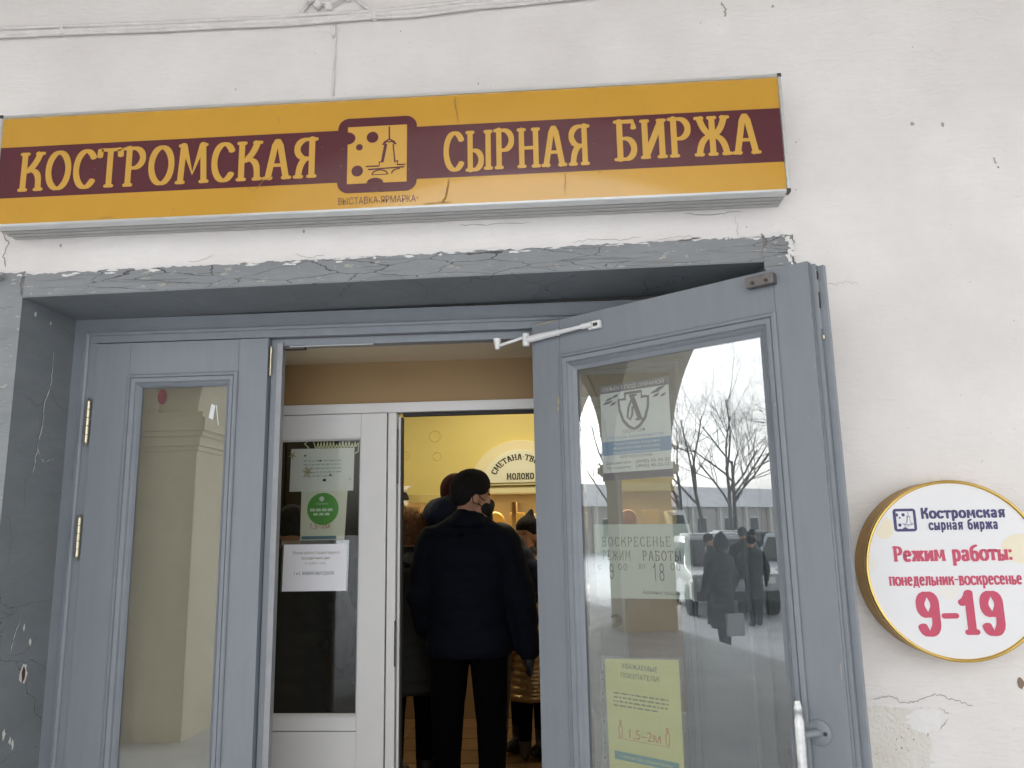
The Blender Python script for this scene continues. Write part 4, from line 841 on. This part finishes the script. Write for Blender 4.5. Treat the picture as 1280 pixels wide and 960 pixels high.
toy = organic('plush_cow', [('s', (0, 0, .07), (.055, .05, .07)), ('s', (0, -.02, .16), (.05, .045, .045)), ('s', (0, -.06, .145), (.03, .025, .022)), ('s', (-.06, -.01, .18), (.025, .012, .015)), ('s', (.06, -.01, .18), (.025, .012, .015)), ('c', (-.03, -.05, .02), .022, (-.04, -.1, .02), .02), ('c', (.03, -.05, .02), .022, (.04, -.1, .02), .02)],
    [mat('plush_white', (.75, .73, .68), .9), mat('plush_black', (.02, .02, .02), .9), mat('plush_orange', (.65, .2, .08), .9)], .008, None, lambda c: 1 if (c.x > .0 and .06 < c.z < .13) or (c.x < -.01 and c.z > .16 and c.y < -.02) else (2 if c.y < -.07 and c.z > .1 or c.z > .19 and c.x > .02 else 0))
toy.location = (-1.46, 4.40, 1.80); tag(toy, 'white and black plush cow with orange muzzle at the left of the counter', 'toy')
B('toy_stand', WOOD, None, -1.6, -1.32, 4.32, 4.47, FLZ, 1.799); tag(bpy.data.objects['toy_stand'], 'tall narrow wooden stand under the plush cow', 'stand')

# ------------------------------------------------------------------ people
def fur(mb, c, rad, n, l, seed):
    rnd = random.Random(seed)
    for _ in range(n):
        d = Vector((rnd.gauss(0, 1), rnd.gauss(0, 1), rnd.gauss(0, 1))).normalized(); p = Vector((c[0]+d.x*rad[0], c[1]+d.y*rad[1], c[2]+d.z*rad[2]))
        t = d.cross(Vector((rnd.random(), rnd.random(), rnd.random()))).normalized()*l*.07; e = p+(d+Vector((rnd.gauss(0, .35), rnd.gauss(0, .35), rnd.gauss(0, .35)-.15)))*l*rnd.uniform(.6, 1.2)
        mb.add([tuple(p-t), tuple(p+t), tuple(e)], [(0, 1, 2)])
def person(label, loc, rz, H, coat, trous, boots=BLACK, hem=.82, flare=.0, arms=None, head_turn=0, headx=0, vox=.016, fat=1., headz=1.6, glove=BLACK, legs=.09, skin=SKIN, stride=0, waist=.15, group=None, quilt=.0):
    s = H/1.75; t = Matrix.Rotation(head_turn, 4, 'Z')
    P = lambda x, y, z: (x*s, y*s, z*s)
    hd = lambda x, y, z: tuple(Vector(P(headx, .0, headz)) + t.to_3x3() @ Vector((x*s, y*s, z*s)))
    arms = arms or [(.30, .02, 1.12, .31, .10, .86), (.30, .02, 1.12, .31, .10, .86)]
    L = []
    for sg_, st in ((-1, stride), (1, -stride)):
        L += [('c', P(sg_*legs, 0, .9), .098*s*fat, P(sg_*(legs+.015), st*.5, .5), .074*s*fat), ('c', P(sg_*(legs+.015), st*.5, .5), .072*s*fat, P(sg_*(legs+.015), st, .1), .062*s), ('s', P(sg_*(legs+.022), st+.055, .05), (.052*s, .135*s, .05*s))]
    L += [('s', P(0, 0, .95), (.165*s*fat, .115*s*fat, .14*s)), ('c', P(0, 0, 1.0), .13*s, P(0, 0, 1.35), .13*s), ('c', P(0, .0, 1.38), .07*s, P(0, .01, 1.56), .058*s)]
    L += [('s', hd(0, .0, .055), (.078*s, .095*s, .105*s), t), ('s', hd(0, .045, -.03), (.058*s, .062*s, .07*s), t), ('c', hd(0, .085, .04), .012*s, hd(0, .108, .0), .017*s), ('s', hd(0, .07, .065), (.06*s, .03*s, .018*s), t), ('s', hd(.078, -.005, .02), (.012*s, .022*s, .034*s), t), ('s', hd(-.078, -.005, .02), (.012*s, .022*s, .034*s), t), ('s', hd(.03, .075, .0), (.025*s, .02*s, .03*s), t), ('s', hd(-.03, .075, .0), (.025*s, .02*s, .03*s), t), ('s', hd(0, .09, -.05), (.025*s, .014*s, .010*s), t)]
    A_ = []
    for sg_, (ex, ey, ez, hx, hy, hz) in zip((-1, 1), arms):
        sh_, el, wr = P(sg_*.185, 0, 1.375), P(sg_*ex, ey, ez), P(sg_*hx, hy, hz)
        L += [('c', sh_, .05*s, el, .042*s), ('c', el, .042*s, wr, .03*s)]
        d = (Vector(wr)-Vector(el)).normalized(); si = Vector((sg_*-.3, 1, 0)).normalized()
        pm = Vector(wr)+d*.05*s; L.append(('s', tuple(pm), (.032*s, .043*s, .052*s)))
        for k in range(4):                                     # fingers, slightly curled
            b0 = pm+d*.035*s+si*(k-1.5)*.021*s; b1 = b0+d*(.035-.006*abs(k-1.2))*s; b2 = b1+(d*.6-Vector((sg_*.6, 0, 0)))*.028*s
            L += [('c', tuple(b0), .0095*s, tuple(b1), .009*s), ('c', tuple(b1), .009*s, tuple(b2), .0075*s)]
        th0 = pm+si*.035*s-d*.015*s; th1 = th0+si*.022*s+d*.03*s; L += [('c', tuple(th0), .012*s, tuple(th1), .0095*s), ('c', tuple(th1), .0095*s, tuple(th1+d*.024*s), .008*s)]
        A_ += [('c', sh_, .086*s*fat, el, .076*s*fat), ('c', el, .075*s*fat, wr, .056*s*fat)]
    def pick(c):
        if c.z > 1.47*s: return 0
        if c.z < .2*s: return 2
        if abs(c.x) > .215*s and c.z < 1.2*s: return 3
        return 1
    root = organic('person', L, [skin, trous, boots, glove], vox*.75, None, pick, 3)
    root.location = loc; root.rotation_euler = (0, 0, rz); tag(root, label, 'person', group)
    T_ = [('s', P(0, 0, 1.30), (.225*s*fat, .145*s*fat, .17*s)), ('c', P(-.12, 0, 1.345), .10*s*fat, P(.12, 0, 1.345), .10*s*fat), ('c', P(-.04, 0, 1.475), .062*s, P(-.18, 0, 1.38), .078*s), ('c', P(.04, 0, 1.475), .062*s, P(.18, 0, 1.38), .078*s), ('c', P(0, 0, 1.42), .10*s, P(0, .01, 1.49), .085*s)]
    n = 9
    for i in range(n):
        k = i/(n-1); z = 1.28+(hem-1.28+.05)*k; wx = (.215-.03*math.sin(k*math.pi)+flare*k)*fat; T_.append(('s', P(0, 0, z), (wx*s, (waist+flare*k*.8)*s*fat, .10*s)))
    for x in (-.09, .09): T_.append(('s', P(x, 0, hem+.055), ((.115+flare)*s*fat, (waist-.005+flare*.8)*s*fat, .05*s)))
    ct_ = organic('coat', T_+A_, coat, vox, root, None, 7, (lambda c: quilt*(abs(math.sin(c.z*math.pi/.075/s))-.5) + .004*noise.noise(c*14)) if quilt else (lambda c: .011*noise.noise(Vector((c.x*7, c.y*7, c.z*13)))+.005*noise.noise(c*24)))
    zc = (hem+.012)*s
    for v in ct_.data.vertices:
        if v.co.z < zc and abs(v.co.x) < (.245+flare)*s*fat: v.co.z = zc+.004*s*math.sin(v.co.x*40)
    if vox < .02:
        e = MB()
        for x in (-.03, .03): c = hd(x, .088, .045); e.lathe([(0, -.007*s), (.005*s, -.005*s), (.007*s, 0), (.005*s, .005*s), (0, .007*s)], c, n=10)
        e.build('eye', mat('eye_dark', (.03, .025, .02), .2), root, smooth=True)
    return root, P, hd, t, s
NJ = mat('navy_black_jacket', (.0052, .0074, .0145), .85, var=.3, vscale=6, bump=.3, bscale=9, stretch=(1, 1, 5), spec=.12)
BT = mat('black_trousers', (.0022, .0022, .0028), .95, var=.3, vscale=8, bump=.5, bscale=12, spec=.08)
KNIT = mat('black_knit', (.005, .005, .006), .95, bump=.7, bscale=30, stretch=(4, 4, .4))
def beanie(root, hd, t, s, m, lift=.0, r=(.092, .108, .10), vox=.008, name='hat', extra=()):
    return organic(name, [('s', hd(0, -.008, .085+lift), (r[0]*s, r[1]*s, r[2]*s), t), ('c', hd(0, -.012, .06+lift), r[0]*s, hd(0, -.012, .09+lift), r[0]*.99*s)] + list(extra), m, vox, root, None, 4)
ch_ = lambda o, zc: None
# the man in the doorway
man, P, hd, t, s = person('man in dark jacket and black knit hat with black face mask standing in the doorway', (-.530, 1.62, FLZ), R(4), 1.785, NJ, BT, hem=.80, head_turn=R(-68), vox=.013, fat=1.08, headz=1.585, headx=.022, arms=[(.25, .03, 1.12, .23, .14, .93), (.275, .0, 1.10, .305, .03, .83)], legs=.098, waist=.135)
tilt = t @ Matrix.Rotation(R(16), 4, 'X')
hat = organic('hat', [('s', hd(0, -.010, .088), (.098*s, .114*s, .094*s), tilt), ('s', hd(0, -.050, .048), (.086*s, .072*s, .066*s), tilt)], KNIT, .007, man, None, 4, lambda c: .0012*math.sin(math.atan2(c.y, c.x)*46))
organic('face_mask', [('s', hd(0, .060, -.030), (.064*s, .062*s, .054*s), t), ('s', hd(0, .100, -.010), (.032*s, .030*s, .034*s), t)], mat('black_mask', (.006, .006, .007), .8), .006, man, None, 3)
for sd in (-1, 1): MB().tube([hd(sd*.060, .05, .012), hd(sd*.076, .02, .03), hd(sd*.088, -.008, .05), hd(sd*.09, -.028, .03), hd(sd*.085, -.02, .0), hd(sd*.075, .015, -.01), hd(sd*.060, .045, -.03)], .0028, 6).build('mask_strap', MATS['black_mask'], man)
organic('collar', [('c', P(.078*math.cos(a), .078*math.sin(a)-.008, 1.475-.012*math.sin(a)), .034*s, P(.078*math.cos(a+.5), .078*math.sin(a+.5)-.008, 1.475-.012*math.sin(a+.5)), .034*s) for a in [i*.5 for i in range(13)]] + [('c', P(.07*math.cos(a), .07*math.sin(a)-.008, 1.505-.012*math.sin(a)), .026*s, P(.07*math.cos(a+.5), .07*math.sin(a+.5)-.008, 1.505-.012*math.sin(a+.5)), .026*s) for a in [i*.5 for i in range(13)]], NJ, .010, man)
# tall person hidden behind him
nv, P, hd, t, s = person('tall person in navy padded jacket and dark red hat behind the man', (-.585, 2.15, FLZ), R(-14), 1.785, mat('navy_padded', (.010, .022, .066), .8, var=.3, bump=.4, bscale=12), BT, hem=.75, fat=1.32, headx=-.085, vox=.018, quilt=.010, arms=[(.30, .05, 1.15, .2, .2, 1.05), (.34, .08, 1.17, .25, .25, 1.10)], legs=.12)
beanie(nv, hd, t, s, mat('dark_red_knit', (.075, .010, .014), .9, bump=.5, bscale=40), .0)
organic('hood', [('s', hd(0, -.07, -.06), (.185*s, .13*s, .115*s)), ('c', hd(-.15, -.02, -.10), .075*s, hd(.17, -.02, -.10), .075*s)], MATS['navy_padded'], .014, nv, None, 5, lambda c: .012*noise.noise(c*11)+.006*noise.noise(c*27))
# woman with the fur hat
DKC = mat('dark_olive_coat', (.009, .010, .009), .7, var=.3, bump=.5, bscale=10, stretch=(1, 1, 4))
fw_, P, hd, t, s = person('woman in long dark coat and brown fur hat left of the man', (-.945, 2.15, FLZ), R(6), 1.56, DKC, BT, hem=.60, flare=.03, vox=.018, quilt=.008, fat=1.05, arms=[(.29, .03, 1.13, .27, .16, .95), (.29, .03, 1.13, .27, .16, .95)])
FUR = mat('brown_fur', (.30, .15, .065), .95, var=.4, vscale=20)
hb = beanie(fw_, hd, t, s, FUR, -.01, (.105, .12, .085), .012); fm = MB(); fur(fm, hd(0, -.005, .075), (.107*s, .122*s, .088*s), 1500, .045, 3); o = fm.build('fur', FUR, hb, recalc=False)
organic('scarf', [('c', P(-.08, 0, 1.47), .05*s, P(.08, 0, 1.47), .05*s), ('c', P(0, -.06, 1.47), .05*s, P(0, .05, 1.45), .055*s)], mat('grey_scarf', (.10, .115, .11), .95, bump=.5, bscale=40), .012, fw_)
# child in the gold jacket
GJ = mat('gold_puffer', (.50, .32, .14), .28, .55, var=.25, vscale=9, bump=.5, bscale=18)
kid, P, hd, t, s = person('child in shiny gold padded coat and hat with pale pompom', (-.235, 2.78, FLZ), R(0), 1.10, GJ, BT, hem=.58, flare=.03, vox=.014, fat=1.2, quilt=.016, legs=.10, boots=mat('brown_boot', (.05, .028, .018), .6))
beanie(kid, hd, t, s, KNIT, 0., (.10, .115, .11))
pm = MB().lathe([(0, -.05), (.04, -.04), (.055, 0), (.04, .04), (0, .05)], hd(0, -.02, .29), axis='z', n=14); fur(pm, hd(0, -.02, .29), (.055, .055, .055), 2600, .05, 8)
pm.build('pompom', mat('pale_pink_fur', (.86, .74, .66), .95), kid, recalc=False)
# person facing out in the pointed hat
pt, P, hd, t, s = person('person in dark jacket, pointed black hat and red scarf facing the door', (-.275, 2.95, FLZ), R(150), 1.53, mat('dark_brown_jacket', (.022, .019, .016), .6, var=.3, bump=.4, bscale=10), BT, hem=.75, vox=.018, fat=1.05)
beanie(pt, hd, t, s, KNIT, .012, (.093, .108, .09), .009, extra=[('c', hd(0, -.02, .13), .07*s, hd(-.01, -.05, .225), .02*s)])
organic('scarf', [('c', P(-.06, .06, 1.46), .035*s, P(.06, .06, 1.46), .035*s)], mat('red_scarf', (.20, .015, .02), .9), .012, pt)
# two figures behind the inner glass
q1, P, hd, t, s = person('figure in long black coat behind the inner door glass', (-1.50, 1.62, FLZ), R(20), 1.60, mat('black_coat', (.007, .008, .008), .8, var=.3), BT, hem=.5, flare=.03, vox=.02, fat=1.1)
beanie(q1, hd, t, s, KNIT)
q2, P, hd, t, s = person('figure in dark blue coat with grey hat behind the inner door glass', (-1.18, 2.35, FLZ), R(-25), 1.60, mat('blue_black_coat', (.006, .007, .012), .8, spec=.2), BT, hem=.6, vox=.02)
beanie(q2, hd, t, s, mat('grey_knit', (.07, .07, .075), .9))
# people outside under the arch, seen in the glass
OC = mat('black_wool_coat', (.014, .014, .016), .8, var=.2)
for lab, x, y, rz, H, hem, hat, stv in (('woman in long black hooded coat by the arch pier', -8.65, -4.45, 70, 1.66, .32, True, .06), ('person in black jacket standing behind the hooded woman', -11.3, -5.5, 200, 1.66, .7, True, .05), ('man in black jacket beside the parked car', -12.1, -6.6, 120, 1.76, .78, True, .08), ('person in dark coat farther along the street', -13.2, -7.2, 40, 1.68, .6, False, .1), ('person in black knee length coat walking nearest the snow bank', -11.0, -6.2, 95, 1.62, .5, True, .09), ('stout person in dark jacket beyond the silver grey car', -15.5, -8.6, 150, 1.7, .75, True, .07)):
    q, P, hd, t, s = person(lab, (x, y, -.25), R(rz), H, OC, BT, hem=hem, flare=.03 if hem < .5 else 0, vox=.024, stride=stv)
    beanie(q, hd, t, s, KNIT, 0, vox=.014)
    if hem < .4: organic('hood', [('s', hd(0, -.03, .05), (.125*s, .125*s, .15*s)), ('c', hd(0, -.03, .12), .1*s, hd(0, -.06, .22), .03*s)], OC, .016, q); B('shopping_bag', mat('grey_bag', (.33, .33, .34), .5), None, x+.25, x+.33, y-.16, y+.10, -.02, .30); tag(bpy.data.objects['shopping_bag'], 'grey shopping bag held by the hooded woman', 'bag')

# ------------------------------------------------------------------ street behind the viewer (reflected in the glass)
GLZ = mat('car_glass', (.02, .025, .03), .05, spec=.8); TYRE = mat('tyre', (.015, .015, .015), .8); RIM = mat('rim', (.4, .4, .42), .3, .8)
def car(name, label, loc, rz, col, L=4.5, Wd=1.8, H=1.6, van=False):
    r = thing(name, label, 'van' if van else 'car', loc, rz, 'vehicles parked on the snow')
    h = L/2; pr = [(-h, .35), (-h, .85), (-h+.06, .95), (-h+.5, .98*H/1.6), (-h+.95, H), (h-1.9, H), (h-1.1, .98), (h-.1, .86), (h, .7), (h, .35)]
    if van: pr = [(-h, .35), (-h, H-.08), (-h+.1, H), (h-1.5, H), (h-.85, 1.15), (h-.1, 1.0), (h, .8), (h, .35)]
    mb = MB(); n = len(pr); V = []
    for k, (yy, f) in enumerate(((-Wd/2, 1), (Wd/2, 1))):
        for x, z in pr: V.append((x, yy*(1-.16*max(0, (z-.9)/(H-.9))), z))
    mb.add(V, [tuple(range(n)), tuple(range(2*n-1, n-1, -1))]+[(i, i+n, (i+1) % n+n, (i+1) % n) for i in range(n)])
    mb.build('body', mat('car_paint_'+name+str(round(col[0], 3)), col, .3, .2, coat=.6), r, .04, smooth=40)
    for sg_ in (-1, 1):
        wins = [(-h+.75, -.35), (-.27, h-1.62)] if not van else [(h-2.1, h-1.35)]
        for a, b_ in wins:
            f = lambda z: sg_*Wd/2*(1-.16*max(0, (z-.9)/(H-.9)))+sg_*.006
            z0, z1 = 1.0, H-.14
            if van: z0, z1 = 1.2, H-.25
            q = [(a-.15, z0), (b_+.3, z0), (b_, z1), (a+.12, z1)]
            MB().add([(x, f(z), z) for x, z in q], [(0, 1, 2, 3)]).build('side_window', GLZ, r)
        for x in (-h+.85, h-.85):
            wl = MB().lathe([(.0, -.1), (.22, -.1), (.32, -.09), (.33, 0), (.32, .09), (.22, .1), (0, .1)], (x, sg_*(Wd/2-.08), .33), n=24).build('wheel', TYRE, r, smooth=40)
            MB().lathe([(0, -.005), (.2, -.005), (.2, .01)], (x, sg_*(Wd/2+.022), .33), n=20).build('rim', RIM, wl)
        B('headlight', WHITE, r, h-.09, h+.012, sg_*(Wd/2-.32)-.13, sg_*(Wd/2-.32)+.13, .68, .80, .01); B('tail_light', mat('tail_red', (.4, .02, .02), .3), r, -h-.012, -h+.05, sg_*(Wd/2-.2)-.08, sg_*(Wd/2-.2)+.08, .7, .9, .01)
    z0, z1 = 1.02, H-.08; x0, x1 = (h-1.06, h-1.82) if not van else (h-.84, h-1.42)
    if van: z0, z1 = 1.22, H-.15
    MB().add([(x0+.02, -Wd*.42, z0), (x0+.02, Wd*.42, z0), (x1+.05, Wd*.38, z1), (x1+.05, -Wd*.38, z1)], [(0, 1, 2, 3)]).build('windscreen', GLZ, r)
    B('bumper', mat('bumper_black', (.04, .04, .042), .6), r, h-.05, h+.05, -Wd/2+.06, Wd/2-.06, .36, .54, .02)
    if not van: B('snow_cap', SNOW, r, -h+1.1, h-2.1, -Wd*.36, Wd*.36, H-.01, H+.05, .02)
    return r
car('parked_car', 'silver grey estate car parked nearest the arcade', (-14.2, -7.0, -.25), R(15), (.34, .36, .38))
car('parked_car', 'pale blue grey car parked behind the walking people', (-15.0, -9.6, -.25), R(40), (.30, .36, .42))
car('parked_car', 'black car parked at the end of the row', (-20.5, -10.8, -.25), R(15), (.02, .02, .022))
car('delivery_van', 'white delivery van parked beyond the cars', (-21.5, -8.3, -.25), R(12), (.78, .78, .78), 5.2, 2.0, 2.3, True)
BARK = mat('bark', (.10, .092, .085), .9, var=.3, vscale=8)
def tree(label, loc, H, seed, levels=5):
    rnd = random.Random(seed); r = thing('bare_tree', label, 'tree', loc, 0, 'bare winter trees across the street')
    trunk = MB(); crown = MB()
    def grow(p, d, l, rad, lev):
        n = 4 if lev < 3 else 2; pts = [p]; q = p.copy(); dd = d.copy()
        for i in range(n):
            dd = (dd+Vector((rnd.gauss(0, .09), rnd.gauss(0, .09), rnd.gauss(.03, .07)))).normalized(); q = q+dd*l/n; pts.append(q.copy())
        rr = [rad*(1-.45*i/n) for i in range(n+1)]
        (trunk if lev == 0 else crown).tube([tuple(x) for x in pts], rr, 7 if lev < 2 else (4 if lev < 4 else 3), cap=False)
        if lev >= levels: return
        for k in range(rnd.randint(4, 5) if lev < 3 else 5):
            t_ = rnd.uniform(.35, 1) if lev else rnd.uniform(.5, 1); i = min(int(t_*n), n-1); b_ = pts[i].lerp(pts[i+1], t_*n-i)
            az = rnd.uniform(0, 6.28); sp = rnd.uniform(.45, .95); a_ = dd.orthogonal().normalized(); a_.rotate(Matrix.Rotation(az, 3, dd)); nd = (dd*math.cos(sp)+a_*math.sin(sp)).normalized(); nd.z += .15
            grow(b_, nd.normalized(), l*rnd.uniform(.52, .78), rad*(.46 if lev else .6)*(1-.3*t_), lev+1)
    grow(Vector((0, 0, -.1)), Vector((0, 0, 1)), H*.36, H*.0095, 0)
    trunk.build('trunk', BARK, r, smooth=True, recalc=False); crown.build('crown', BARK, r, recalc=False, smooth=True)
for k, (lab, x, y, H) in enumerate([('bare tree with forked trunk in the middle of the row', -35.5, -18.1, 14), ('tall bare tree at the right end of the row', -37, -24.0, 15.5), ('bare tree with drooping twigs beside the warehouse', -41, -17.5, 14), ('slender bare tree behind the parked van', -44, -14.0, 14.5), ('bare tree at the left end of the row', -50, -25.5, 18), ('bare tree between the warehouse and the street', -46, -21.5, 16.5), ('bare tree beside the far house', -55, -13.0, 17)]): tree(lab, (x, y, -.3), H, k+3)
bl = thing('warehouse', 'long low pale building with snowy roof across the street', 'building', (-62, -26, -.3), R(62))
B('wall', mat('pale_wall', (.52, .50, .46), .8, var=.15), bl, -26, 26, -4, 4, 0, 3.3); MB().add([(-26.5, -4.6, 3.3), (26.5, -4.6, 3.3), (26.5, 0, 5.2), (-26.5, 0, 5.2), (-26.5, 4.6, 3.3), (26.5, 4.6, 3.3)], [(0, 1, 2, 3), (3, 2, 5, 4), (0, 3, 4), (1, 5, 2), (0, 4, 5, 1)]).build('roof', SNOW, bl)
for i in range(14):
    x = -24+i*3.6; wn = B('window', mat('window_dark', (.08, .09, .10), .2), bl, x, x+1.1, -4.03, -3.99, 1.1, 2.4, 0); B('frame', WHITE, wn, x-.08, x+1.18, -4.06, -4.035, 2.4, 2.5, 0)
    B('column', mat('pale_column', (.66, .64, .60), .8), bl, x+1.9, x+2.2, -4.35, -4.05, 0, 3.29)
b2 = thing('far_house', 'two storey house with hipped snowy roof behind the bare trees', 'building', (-72, -9, -.3), R(75))
B('wall', mat('house_wall', (.42, .42, .40), .8), b2, -9, 9, -5, 5, 0, 6.0); MB().add([(-9.5, -5.5, 6), (9.5, -5.5, 6), (9.5, 5.5, 6), (-9.5, 5.5, 6), (-5, 0, 8.4), (5, 0, 8.4)], [(0, 1, 5, 4), (1, 2, 5), (2, 3, 4, 5), (3, 0, 4), (0, 3, 2, 1)]).build('roof', SNOW, b2)
for i in range(6):
    for z in (1.2, 4.0): B('window', MATS['window_dark'], b2, -8+i*2.8, -7+i*2.8, -5.04, -4.99, z, z+1.5, 0)
